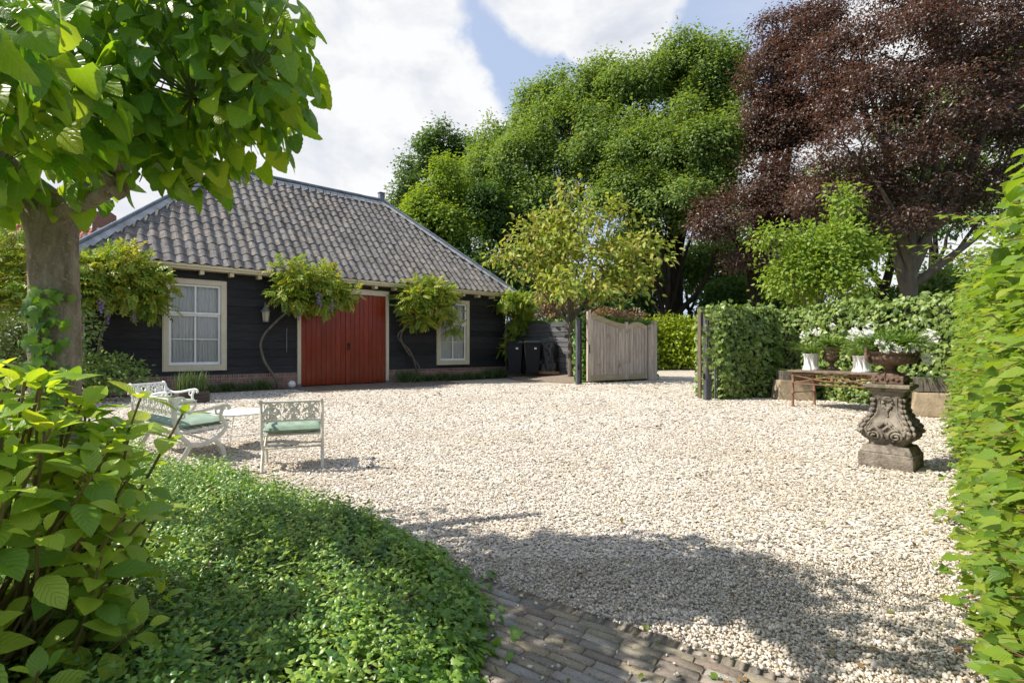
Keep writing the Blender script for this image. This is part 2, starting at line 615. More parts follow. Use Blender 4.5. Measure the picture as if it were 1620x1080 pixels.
M['rust_urn'] = surf('rust_urn', (0.115, 0.075, 0.056), (0.23, 0.155, 0.115), 9, 0.9, 0.8, 40, spot=(0.22, 0.17, 0.13), spot_scale=12, spot_lo=.58, spot_hi=.7, spec=.2)
M['rust_iron'] = surf('rust_iron', (0.165, 0.085, 0.052), (0.27, 0.14, 0.088), 16, 0.85, 0.5, 50, spot=(0.12, 0.045, 0.025), spot_scale=20)
M['table_slab'] = surf('table_slab', (0.11, 0.08, 0.06), (0.21, 0.16, 0.125), 8, 0.9, 0.6, 30, stretch=(1, 1, 1), spot=(0.09, 0.07, 0.05), spot_scale=9)
M['trough_stone'] = surf('trough_stone', (0.10, 0.085, 0.07), (0.19, 0.165, 0.135), 9, 0.95, 0.6, 30)
M['white_glaze'] = surf('white_glaze', (0.72, 0.71, 0.68), (0.8, 0.79, 0.76), 9, 0.3, 0.15, 25, spec=.5)
M['planter_wood'] = surf('planter_wood', (0.06, 0.045, 0.033), (0.11, 0.085, 0.065), 7, 0.85, 0.5, None, 0.2, stretch=(.5, 3, 3))
M['lantern_metal'] = surf('lantern_metal', (0.16, 0.18, 0.18), (0.24, 0.26, 0.26), 14, 0.5, 0.2, metal=.3)
M['lantern_glass'] = surf('lantern_glass', (0.42, 0.37, 0.25), (0.5, 0.44, 0.3), 8, 0.25)
M['petal_white'] = leaf_mat('petal_white', [(0.78, 0.78, 0.72), (0.82, 0.82, 0.80), (0.72, 0.75, 0.64)], 0.3, (1.0, 1.0, .95), .6)
M['petal_purple'] = leaf_mat('petal_purple', [(0.22, 0.15, 0.42), (0.36, 0.28, 0.58), (0.46, 0.40, 0.66)], 0.35, (1.2, 1.1, 1.2), .6)
M['hedge_core'] = surf('hedge_core', (0.012, 0.016, 0.006), (0.035, 0.04, 0.015), 9, 0.95, 0.8)

M['linden_leaf'] = leaf_mat('linden_leaf', [(0.079, 0.200, 0.022), (0.110, 0.247, 0.025), (0.158, 0.299, 0.028), (0.221, 0.357, 0.033), (0.095, 0.221, 0.025), (0.284, 0.378, 0.040), (0.131, 0.268, 0.030)], 0.5, (1.85, 1.75, .4), .36, .5, 0.25, 6)
M['hydrangea_leaf'] = leaf_mat('hydrangea_leaf', [(0.147, 0.292, 0.038), (0.238, 0.400, 0.044), (0.347, 0.508, 0.053), (0.458, 0.585, 0.066), (0.274, 0.430, 0.044), (0.530, 0.600, 0.072)], 0.44, (1.6, 1.45, .5), .36, .5, 0.26, 8)
M['hornbeam_leaf'] = leaf_mat('hornbeam_leaf', [(0.084, 0.173, 0.022), (0.134, 0.245, 0.026), (0.202, 0.326, 0.034), (0.280, 0.377, 0.040), (0.157, 0.265, 0.036), (0.358, 0.408, 0.060)], 0.42, (1.4, 1.4, .5), .42, .5, 0.2, 9)
M['vinca_leaf'] = leaf_mat('vinca_leaf', [(0.067, 0.155, 0.039), (0.104, 0.224, 0.043), (0.167, 0.302, 0.052), (0.311, 0.447, 0.069), (0.094, 0.198, 0.043), (0.417, 0.535, 0.079)], 0.30, (1.6, 1.5, .5), .34, .5)
M['ivy_leaf'] = leaf_mat('ivy_leaf', [(0.062, 0.150, 0.025), (0.112, 0.237, 0.031), (0.175, 0.312, 0.037), (0.088, 0.188, 0.027)], 0.3, (1.7, 1.6, .5), .36, .5)
M['ivy_hedge_leaf'] = leaf_mat('ivy_hedge_leaf', [(0.084, 0.147, 0.036), (0.136, 0.213, 0.046), (0.203, 0.293, 0.063), (0.282, 0.360, 0.090), (0.113, 0.185, 0.044)], 0.3, (1.5, 1.4, .5), .42, .5)
M['oak_leaf'] = leaf_mat('oak_leaf', [(0.087, 0.165, 0.052), (0.139, 0.234, 0.064), (0.204, 0.301, 0.087), (0.276, 0.354, 0.118), (0.115, 0.197, 0.060)], 0.36, (1.6, 1.5, .5), .6, .3)
M['dark_leaf'] = leaf_mat('dark_leaf', [(0.058, 0.122, 0.041), (0.092, 0.172, 0.047), (0.136, 0.223, 0.062), (0.071, 0.144, 0.041)], 0.33, (1.6, 1.5, .5), .6, .3)
M['lime_leaf'] = leaf_mat('lime_leaf', [(0.154, 0.264, 0.036), (0.220, 0.330, 0.046), (0.297, 0.385, 0.062), (0.176, 0.275, 0.039)], 0.4, (1.5, 1.4, .5), .55, .35)
M['beech_leaf'] = leaf_mat('beech_leaf', [(0.063, 0.041, 0.036), (0.094, 0.058, 0.048), (0.144, 0.091, 0.074), (0.190, 0.126, 0.099), (0.081, 0.050, 0.043), (0.115, 0.102, 0.052)], 0.3, (1.6, 1.05, .8), .42, .6)
M['walnut_leaf'] = leaf_mat('walnut_leaf', [(0.17, 0.26, 0.035), (0.26, 0.34, 0.05), (0.38, 0.43, 0.075), (0.44, 0.39, 0.10), (0.20, 0.29, 0.04), (0.48, 0.48, 0.12), (0.34, 0.27, 0.09)], 0.4, (1.2, 1.25, .6), .5, .3)
M['laurel_leaf'] = leaf_mat('laurel_leaf', [(0.17, 0.26, 0.024), (0.26, 0.35, 0.028), (0.35, 0.43, 0.034), (0.21, 0.30, 0.028)], 0.38, (1.4, 1.3, .5), .4)
M['pink_leaf'] = leaf_mat('pink_leaf', [(0.26, 0.15, 0.10), (0.34, 0.22, 0.15), (0.20, 0.19, 0.06), (0.38, 0.27, 0.2)], 0.3, (1.3, 1.1, .8), .5)
M['wisteria_leaf'] = leaf_mat('wisteria_leaf', [(0.12, 0.22, 0.028), (0.20, 0.31, 0.035), (0.31, 0.40, 0.045), (0.44, 0.43, 0.06), (0.16, 0.27, 0.03), (0.36, 0.31, 0.06)], 0.4, (1.3, 1.25, .5), .45)
M['wisteria_green'] = leaf_mat('wisteria_green', [(0.11, 0.21, 0.026), (0.18, 0.29, 0.03), (0.27, 0.36, 0.04), (0.34, 0.38, 0.05)], 0.4, (1.3, 1.25, .5), .45)
M['shrub_leaf'] = leaf_mat('shrub_leaf', [(0.035, 0.075, 0.02), (0.06, 0.11, 0.025), (0.10, 0.15, 0.04), (0.2, 0.24, 0.1)], 0.3, (1.6, 1.5, .6), .45)
M['lavender_leaf'] = leaf_mat('lavender_leaf', [(0.06, 0.10, 0.035), (0.09, 0.145, 0.045), (0.13, 0.185, 0.06)], 0.25, (1.5, 1.5, .6), .6)
M['litter'] = leaf_mat('litter', [(0.14, 0.075, 0.035), (0.24, 0.15, 0.07), (0.12, 0.16, 0.03), (0.32, 0.26, 0.12), (0.18, 0.08, 0.04), (0.10, 0.17, 0.03)], 0.15, (1.2, 1.1, .7), .7, .2)
M['dry_stalk'] = leaf_mat('dry_stalk', [(0.24, 0.15, 0.07), (0.38, 0.27, 0.14), (0.17, 0.10, 0.05)], 0.1, (1, 1, .8), .8, .2)
M['strap_leaf'] = leaf_mat('strap_leaf', [(0.08, 0.16, 0.03), (0.13, 0.22, 0.04), (0.2, 0.28, 0.06)], 0.3, (1.5, 1.5, .6), .4)


def glass_mat():
    m, N, L, b, out = base_mat('window_glass')
    tr = N('ShaderNodeBsdfTransparent')
    tr.inputs[0].default_value = (.93, .95, .95, 1)
    gl = N('ShaderNodeBsdfGlossy')
    gl.inputs['Roughness'].default_value = 0.02
    fr = N('ShaderNodeFresnel')
    fr.inputs[0].default_value = 1.6
    ms = N('ShaderNodeMixShader')
    L(fr.outputs[0], ms.inputs[0])
    L(tr.outputs[0], ms.inputs[1])
    L(gl.outputs[0], ms.inputs[2])
    L(ms.outputs[0], out.inputs['Surface'])
    return m


M['glass'] = glass_mat()


# ------------------------------------------------------------------ leaves: templates and scattering
def unit(a):
    return a / np.maximum(np.linalg.norm(a, axis=-1, keepdims=True), 1e-9)


def frames(tip, nrm):
    """rotation matrices with y = tip direction, z = near the normal"""
    y = unit(tip)
    z = nrm - (nrm * y).sum(1, keepdims=True) * y
    bad = np.linalg.norm(z, axis=1) < 1e-3
    z[bad] = np.cross(y[bad], np.array([0.31, 0.74, 0.6]))
    z = unit(z)
    x = np.cross(y, z)
    return np.stack([x, y, z], axis=2)


def rdir(n, r=None):
    return unit((r or rng).normal(size=(n, 3)))


def t_diamond(w=.5, fold=.10, droop=.0):
    V = np.array([(0, 0, 0), (w / 2, .45, fold), (0, 1, -droop), (-w / 2, .45, fold)], float)
    T = np.array([(0, 1, 2), (0, 2, 3)])
    return V, T, np.array([(.5, 0), (1, .45), (.5, 1), (0, .45)], float)


def t_leaf(n, wf, fold=.12, curl=.25, serr=0.0, twist=0.0, heart=0.0, wave=0.0):
    V, UV, T = [], [], []
    for i in range(n + 1):
        t = i / n
        w = wf(t)
        if serr and 0 < i < n:
            w *= 1 + (serr if i % 2 else -serr)
        z = -curl * t * t
        V += [(0, t, z), (w, t - heart * max(0, .25 - t) * 2.2 * (1 if w > .01 else 0), z + fold * w * 2 + wave * math.sin(t * 9)), (-w, t - heart * max(0, .25 - t) * 2.2 * (1 if w > .01 else 0), z + fold * w * 2 - wave * math.sin(t * 8 + 1))]
        UV += [(.5, t), (1, t), (0, t)]
    for i in range(n):
        a, b = 3 * i, 3 * i + 3
        for s in (1, 2):
            if s == 1:
                T += [(a, a + 1, b + 1), (a, b + 1, b)]
            else:
                T += [(a, b, b + 2), (a, b + 2, a + 2)]
    return np.array(V, float), np.array(T), np.array(UV, float)


def t_ivy():
    out = [(0, -.02), (.28, -.10), (.55, .10), (.34, .30), (.42, .55), (.17, .55), (0, 1.0), (-.17, .55), (-.42, .55), (-.34, .30), (-.55, .10), (-.28, -.10)]
    V = [(0, .28, .05)] + [(x, y, -.10 * abs(x) - .06 * y * y) for x, y in out]
    k = len(out)
    T = [(0, 1 + i, 1 + (i + 1) % k) for i in range(k)]
    return np.array(V, float), np.array(T), np.array([(.5 + v[0], v[1]) for v in V], float)


def t_compound(pairs=5, lw=.13, ll=.36, droop=.35):
    V, T, UV = [], [], []

    def leaflet(o, ang, dz, l):
        b = len(V)
        dx, dy = math.sin(ang), math.cos(ang)
        px, py = dy, -dx
        o = np.array(o)
        d = np.array((dx, dy, dz))
        p = np.array((px, py, 0))
        for a, s, zz in ((0, 0, 0), (.5, lw / 2, .03), (1, 0, -.05), (.5, -lw / 2, .03)):
            q = o + d * l * a + p * s + np.array((0, 0, zz))
            V.append(tuple(q))
            UV.append((.5 + s / lw, a))
        T.extend([(b, b + 1, b + 2), (b, b + 2, b + 3)])
    for i in range(pairs):
        t = .22 + .68 * i / (pairs - 1)
        o = (0, t, -droop * t * t)
        l = ll * (1 - .35 * abs(t - .5))
        leaflet(o, 1.05, -.25, l)
        leaflet(o, -1.05, -.25, l)
    leaflet((0, .92, -droop * .85), 0, -.5, ll)
    return np.array(V), np.array(T), np.array(UV)


def t_sprig(pairs=4, l=.5, w=.2):
    V, T, UV = [], [], []
    for i in range(pairs):
        t = .1 + .9 * i / (pairs - 1)
        a0 = i * 1.45
        sc = l * (1.0 - .45 * t)
        el = -.1 + .9 * t
        for s in (0, PI):
            a = a0 + s
            d = np.array((math.cos(a) * math.cos(el), math.sin(a) * math.cos(el), math.sin(el)))
            p = np.array((-math.sin(a), math.cos(a), 0))
            u = np.cross(d, p)
            b = len(V)
            o = np.array((0, 0, t))
            ww = w * (1 - .3 * t)
            for q in (o, o + d * sc * .45 + p * ww / 2 - u * .05, o + d * sc - np.array((0, 0, .12)), o + d * sc * .45 - p * ww / 2 - u * .05, o + d * sc * .45 + np.array((0, 0, .0))):
                V.append(tuple(q))
                UV.append((.5, .5))
            T.extend([(b, b + 1, b + 4), (b + 4, b + 1, b + 2), (b, b + 4, b + 3), (b + 4, b + 2, b + 3)])
    return np.array(V), np.array(T), np.array(UV)


def t_flower(n=6, r=.5, w=.28):
    V, T = [(0, 0, 0)], []
    for i in range(n):
        a = 2 * PI * i / n
        b = len(V)
        for q, s in ((.55, w), (1, 0), (.55, -w)):
            V.append((r * (q * math.cos(a) - s * math.sin(a)), r * (q * math.sin(a) + s * math.cos(a)), .12 * q))
        T += [(0, b, b + 1), (0, b + 1, b + 2)]
    return np.array(V, float), np.array(T), np.array([(.5, .5)] * len(V), float)


T_DIA = t_diamond(.58, .08, .12)
T_NARROW = t_diamond(.34, .06, .1)
T_IVY = t_ivy()
T_COMP = t_compound(4, .20, .40, .22)
T_SPRIG = t_sprig()
T_FLOWER = t_flower()
T_OVATE = t_leaf(5, lambda t: .30 * math.sin(PI * min(1, t ** .85)) + .0, .14, .22)
T_HORN = [t_leaf(3, lambda t: .335 * math.sin(PI * t ** .8), f, c, .07) for f, c in ((.10, .15), (.22, .05), (.02, .3))]
T_HYD = [t_leaf(12, lambda t: .30 * max(0, math.sin(PI * t ** .86)) ** .92, f, c, .035, wave=w) for f, c, w in ((.12, .28, .008), (.24, .12, .012), (.05, .42, .01), (.18, .02, .014))]


def _lind(t):
    return .56 * (max(0, 1 - t) ** .62) * (min(1, t / .16) ** .55) if t > 0 else .0


T_LIND = [t_leaf(10, _lind, f, c, .045, heart=.55, wave=w) for f, c, w in ((.05, .22, .012), (.16, .10, .018), (-.06, .34, .014), (.22, .30, .01))]
T_STRAP = t_leaf(5, lambda t: .028 * (1 - t) ** .4 + .001, .1, .75)
T_GRASS = t_leaf(3, lambda t: .02 * (1 - t) ** .5 + .001, .05, .3)


def scatter(name, tmpl, pos, R, sc, mat, parent=None, kind=None, vals=None, smooth=False):
    V, T, UV = tmpl
    n, k = len(pos), len(V)
    sc = np.broadcast_to(np.asarray(sc, float), (n,))
    P = np.einsum('nij,kj->nki', R, V) * sc[:, None, None] + pos[:, None, :]
    TT = T[None] + (np.arange(n) * k)[:, None, None]
    if vals is None:
        vals = rng.random(n)
    me = mesh_np(name, P.reshape(-1, 3), TT.reshape(-1, 3), mat, np.repeat(vals, k), np.tile(UV, (n, 1)), smooth)
    o = link(name, me, parent)
    if kind:
        o['kind'] = kind
    return o


def merged(name, parts, mat, parent=None, kind=None, smooth=False):
    """parts: list of (tmpl, pos, R, scale) joined into one mesh"""
    Vs, Ts, As, Us, off = [], [], [], [], 0
    for tmpl, pos, R, sc in parts:
        V, T, UV = tmpl
        n, k = len(pos), len(V)
        if n == 0:
            continue
        sc = np.broadcast_to(np.asarray(sc, float), (n,))
        P = np.einsum('nij,kj->nki', R, V) * sc[:, None, None] + pos[:, None, :]
        Vs.append(P.reshape(-1, 3))
        Ts.append((T[None] + (np.arange(n) * k)[:, None, None]).reshape(-1, 3) + off)
        As.append(np.repeat(rng.random(n), k))
        Us.append(np.tile(UV, (n, 1)))
        off += n * k
    me = mesh_np(name, np.concatenate(Vs), np.concatenate(Ts), mat, np.concatenate(As), np.concatenate(Us), smooth)
    o = link(name, me, parent)
    if kind:
        o['kind'] = kind
    return o


def leaves_as_parts(tmpls, pos, R, sc, mat, parent, limit=290, rest_name='foliage', base=(0, 0, 0)):
    """the leaves that show largest become objects of their own, the others one mesh"""
    n = len(pos)
    wp = pos + np.array(base)
    Y = np.maximum(wp[:, 1], .05)
    px = 810 + wp[:, 0] / Y * F
    py = HY - (wp[:, 2] - CH) / Y * F
    size = sc * F / np.linalg.norm(wp - np.array((0, 0, CH)), axis=1)
    ok = (px > -20) & (px < 1640) & (py > -20) & (py < 1100) & (wp[:, 1] > .3)
    facing = np.abs(np.einsum('ni,ni->n', unit(wp - np.array((0, 0, CH))), R[:, :, 2]))
    score = np.where(ok, size * (.35 + facing), -1)
    order = np.argsort(-score)
    first = order[:limit]
    meshes = [mesh_np('leaf', t[0], t[1], mat, None, t[2], True) for t in tmpls]
    which = rng.integers(0, len(tmpls), n)
    for i in first:
        o = bpy.data.objects.new('leaf', meshes[which[i]])
        C.objects.link(o)
        o.parent = parent
        m = np.eye(4)
        m[:3, :3] = R[i] * sc[i]
        m[:3, 3] = pos[i]
        o.matrix_basis = Matrix(m.tolist())
    rest = np.setdiff1d(np.arange(n), first)
    return merged(rest_name, [(t, pos[rest][which[rest] == k], R[rest][which[rest] == k], sc[rest][which[rest] == k]) for k, t in enumerate(tmpls)], mat, parent, 'stuff', True)


# ------------------------------------------------------------------ ground
def struct(name, mb, mat, z=0, parent=None, smooth=0):
    o = mb.build(name, mat, parent, smooth)
    if parent is None:
        o['kind'] = 'structure'
    return o


g = MB()
g.add([(-900, -300, -.012), (900, -300, -.012), (900, 1500, -.012), (-900, 1500, -.012)], [(0, 1, 2, 3)])
struct('ground', g, M['woodland_floor'])
g = MB()
g.add([(-14, -2, -.004), (12, -2, -.004), (12, 14.2, -.004), (13, 29.5, -.004), (3, 29.5, -.004), (2.3, 19, -.004), (-2, 24, -.004), (-14, 17, -.004)], [(0, 1, 2, 3, 4, 5, 6, 7)])
struct('gravel_yard', g, M['gravel'])

# the brick path in the foreground: courses run along r, the gravel edge is its first line
PA = np.array((-0.03, 2.56))
PR = np.array((.825, -.565))
PQ = np.array((-.565, -.825))


def in_path(x, y):
    e = (x - PA[0]) * PQ[0] + (y - PA[1]) * PQ[1]
    return e


MOUND = [(-7, 7.2), (-4.6, 6.1), (-3.6, 5.12), (-2.5, 4.55), (-1.63, 3.98), (-1.02, 3.44), (-.54, 2.94), (-.27, 2.50), (-.18, 2.2), (-.18, 1.85), (-.22, 1.5), (-.3, .9), (-3, .6), (-7, 2)]


def poly_dist(px, py, poly):
    """signed distance (positive inside)"""
    p = np.stack([px, py], 1)
    n = len(poly)
    dmin = np.full(len(p), 1e9)
    ins = np.zeros(len(p), bool)
    for i in range(n):
        a, b = np.array(poly[i], float), np.array(poly[(i + 1) % n], float)
        ab = b - a
        t = np.clip(((p - a) @ ab) / (ab @ ab), 0, 1)
        dmin = np.minimum(dmin, np.linalg.norm(p - (a + t[:, None] * ab), axis=1))
        c = ((a[1] > p[:, 1]) != (b[1] > p[:, 1])) & (p[:, 0] < (b[0] - a[0]) * (p[:, 1] - a[1]) / (b[1] - a[1] + 1e-12) + a[0])
        ins ^= c
    return np.where(ins, dmin, -dmin)


def build_path():
    sheet = MB()
    a, b = PA - PR * .9, PA + PR * 3.2
    c, d = b + PQ * 3.0, a + PQ * 3.0
    sheet.add([(a[0], a[1], .004), (b[0], b[1], .004), (c[0], c[1], .004), (d[0], d[1], .004)], [(3, 2, 1, 0)])
    path = struct('brick_path', sheet, M['path_sand'])
    L, Wd, gap = .165, .044, .006
    cands = []
    # edging course: bricks set on end across the edge
    k = -2
    pos = -.25
    while pos < 2.3:
        w = .05 + random.uniform(-.004, .008)
        cands.append((pos + w / 2, .030 + random.uniform(-.008, .008), w - .007, .062, random.uniform(-.06, .06)))
        pos += w
    row = 0
    y = .075
    while y < 1.9:
        x = -1.0 + (row % 2) * .085 + random.uniform(-.03, .03)
        while x < 2.7:
            l = L * random.uniform(.86, 1.06)
            cands.append((x + l / 2, y + Wd / 2 + random.uniform(-.002, .002), l - gap, Wd - gap * random.uniform(.6, 1.3), random.uniform(-.02, .02)))
            x += l
        y += Wd + .004
        row += 1
    items = []
    for (u, v, l, w, a) in cands:
        p = PA + PR * u + PQ * v
        if p[1] < .9 or p[0] > 1.9:
            continue
        if poly_dist(np.array([p[0]]), np.array([p[1]]), MOUND)[0] > .25:
            continue
        vis = p[1] > 1.70
        items.append((p, l, w, a, vis))
    items.sort(key=lambda q: (not q[4], q[0][1]))
    ang = math.atan2(PR[1], PR[0])
    protos = []
    for k in range(8):
        m = MB()
        e = .0035
        r_ = lambda s: random.uniform(-s, s)
        top = [(-.5 + r_(.02), -.5 + r_(.05), .0), (.5 + r_(.02), -.5 + r_(.05), 0), (.5 + r_(.02), .5 + r_(.05), 0), (-.5 + r_(.02), .5 + r_(.05), 0)]
        inn = [(x * .955, y * .84, .006 + r_(.002)) for x, y, z in top]
        bot = [(x, y, -.03) for x, y, z in top]
        m.add(bot + top + inn, [(0, 1, 5, 4), (1, 2, 6, 5), (2, 3, 7, 6), (3, 0, 4, 7), (4, 5, 9, 8), (5, 6, 10, 9), (6, 7, 11, 10), (7, 4, 8, 11), (8, 9, 10, 11)])
        protos.append(m)
    pm = [m.mesh('brick', M['path_brick'], 30) for m in protos]
    rest = MB()
    n = 0
    for (p, l, w, a, vis) in items:
        k = random.randrange(8)
        h = .008 + random.uniform(-.003, .0025) - (.008 if w > .055 else 0)
        tx, ty = random.gauss(0, .02), random.gauss(0, .03)
        mt = Matrix.Translation((p[0], p[1], h)) @ Matrix.Rotation(ang + a, 4, 'Z') @ Matrix.Rotation(ty * .4, 4, 'Y') @ Matrix.Rotation(tx, 4, 'X') @ Matrix.Diagonal((l, w, 1, 1))
        if n < 298:
            o = link('brick', pm[k], path)
            o.matrix_basis = mt
            n += 1
        else:
            rest.add([mt @ Vector(q) for q in protos[k].V], protos[k].Fc, random.random())
    if rest.V:
        rest.build('bricks_beyond', M['path_brick'], path, 30, kind='stuff')


build_path()


def paved(x, y):
    s_ = (x - HP[0]) * HD[0] + (y - HP[1]) * HD[1]
    n_ = (x - HP[0]) * HN[0] + (y - HP[1]) * HN[1]
    return (n_ < 2.62 - .05 * s_) & (s_ > -.5) & (s_ < 5.0 - .2 * n_)


def build_gravel():
    # octahedral and icosahedral chips, laid close and half overlapping
    t = (1 + 5 ** .5) / 2
    iv = unit(np.array([(-1, t, 0), (1, t, 0), (-1, -t, 0), (1, -t, 0), (0, -1, t), (0, 1, t), (0, -1, -t), (0, 1, -t), (t, 0, -1), (t, 0, 1), (-t, 0, -1), (-t, 0, 1)], float))
    it = np.array([(0, 11, 5), (0, 5, 1), (0, 1, 7), (0, 7, 10), (0, 10, 11), (1, 5, 9), (5, 11, 4), (11, 10, 2), (10, 7, 6), (7, 1, 8), (3, 9, 4), (3, 4, 2), (3, 2, 6), (3, 6, 8), (3, 8, 9), (4, 9, 5), (2, 4, 11), (6, 2, 10), (8, 6, 7), (9, 8, 1)])
    ov = np.array([(1, 0, 0), (-1, 0, 0), (0, 1, 0), (0, -1, 0), (0, 0, 1), (0, 0, -1)], float)
    ot = np.array([(0, 2, 4), (2, 1, 4), (1, 3, 4), (3, 0, 4), (2, 0, 5), (1, 2, 5), (3, 1, 5), (0, 3, 5)])
    # chips further off only show their upper half
    dv = np.array([(1, .15, -.35), (-.1, 1, -.35), (-1, -.1, -.35), (.12, -1, -.35), (.18, .12, .75)], float)
    dt = np.array([(0, 1, 4), (1, 2, 4), (2, 3, 4), (3, 0, 4)])
    Vs, Ts, As, off = [], [], [], 0
    for (y0, y1, dens, size, tv, tt) in ((1.65, 2.3, 9200, .0071, iv, it), (2.3, 2.9, 8400, .0074, ov, ot), (2.9, 4.6, 5600, .0091, dv, dt), (4.6, 7.5, 2000, .0120, dv, dt), (7.5, 12.5, 450, .0185, dv, dt), (12.5, 19, 90, .026, dv, dt)):
        xs0, xs1 = -.98 * y1 - .1, .9 * y1 + .3
        n = int((y1 - y0) * (xs1 - xs0) * dens)
        x = rng.uniform(xs0, xs1, n)
        y = rng.uniform(y0, y1, n)
        keep = (np.abs(x) < 1.02 * y + .12) & (x < .30 + .87 * y) & (x < np.where(y > 12.4, 1.2 + .36 * y, 99)) & ~((y > 17.3) & (y < 21) & (x < 2.2)) & ((x - HP[0]) * HN[0] + (y - HP[1]) * HN[1] > np.where(x > -9, .9 + .3 * rng.random(len(x)), .8)) & ~paved(x, y)
        x, y = x[keep], y[keep]
        dm = poly_dist(x, y, MOUND)
        e = in_path(x, y)
        on = (dm < .12) & ((e < .0 + rng.normal(0, .02, len(x))) | ((rng.random(len(x)) < .012) & (e > 0)))
        # house strip is planted
        x, y, e = x[on], y[on], e[on]
        n = len(x)
        s = size * np.exp(rng.normal(0, .28, n))
        q = rng.normal(size=(n, 4))
        if len(tv) == 5:
            q = np.stack([np.cos(q[:, 0] * 3), q[:, 1] * .16, q[:, 2] * .16, np.sin(q[:, 0] * 3)], 1)
        q /= np.linalg.norm(q, axis=1, keepdims=True)
        w, a, b, c = q.T
        R = np.stack([np.stack([1 - 2 * (b * b + c * c), 2 * (a * b - c * w), 2 * (a * c + b * w)], 1), np.stack([2 * (a * b + c * w), 1 - 2 * (a * a + c * c), 2 * (b * c - a * w)], 1), np.stack([2 * (a * c - b * w), 2 * (b * c + a * w), 1 - 2 * (a * a + b * b)], 1)], 1)
        dims = np.stack([rng.uniform(.9, 1.5, n), rng.uniform(.75, 1.1, n), rng.uniform(.5, .85, n)], 1)
        base = tv[None] * dims[:, None, :] * (1 + rng.normal(0, .10, (n, len(tv), 1)))
        P = np.einsum('nij,nkj->nki', R, base) * s[:, None, None]
        P[:, :, 2] *= .8
        z = rng.uniform(-.004, .012, n) + np.where(e > 0, .014, 0)
        P += np.stack([x, y, z], 1)[:, None, :]
        Vs.append(P.reshape(-1, 3))
        Ts.append((tt[None] + (np.arange(n) * len(tv))[:, None, None]).reshape(-1, 3) + off)
        As.append(np.repeat(rng.random(n), len(tv)))
        off += n * len(tv)
    me = mesh_np('gravel', np.concatenate(Vs), np.concatenate(Ts), M['stone_chip'], np.concatenate(As), None, True)
    o = link('gravel', me)
    tag(o, 'loose cream and grey gravel chips covering the yard', 'gravel', None, 'stuff')


build_gravel()

# ------------------------------------------------------------------ the black barn
HA = math.atan2(HD[1], HD[0])


def hw(s, n, z=0.0):
    """a point s metres along the barn's front from the door's left jamb, n metres in front of it"""
    p = HP + HD * s + HN * n
    return Vector((p[0], p[1], z))


SL, SR = -5.25, 8.5
WINS = [(-3.62, -2.11, .585, 3.14), (5.10, 6.60, .585, 3.12)]
DOOR = (-.10, 3.06, 0.0, 3.22)
barn = thing('barn', 'long black weatherboarded barn with grey tiled hip roof and red double doors', 'barn', (HP[0], HP[1], 0), HA)


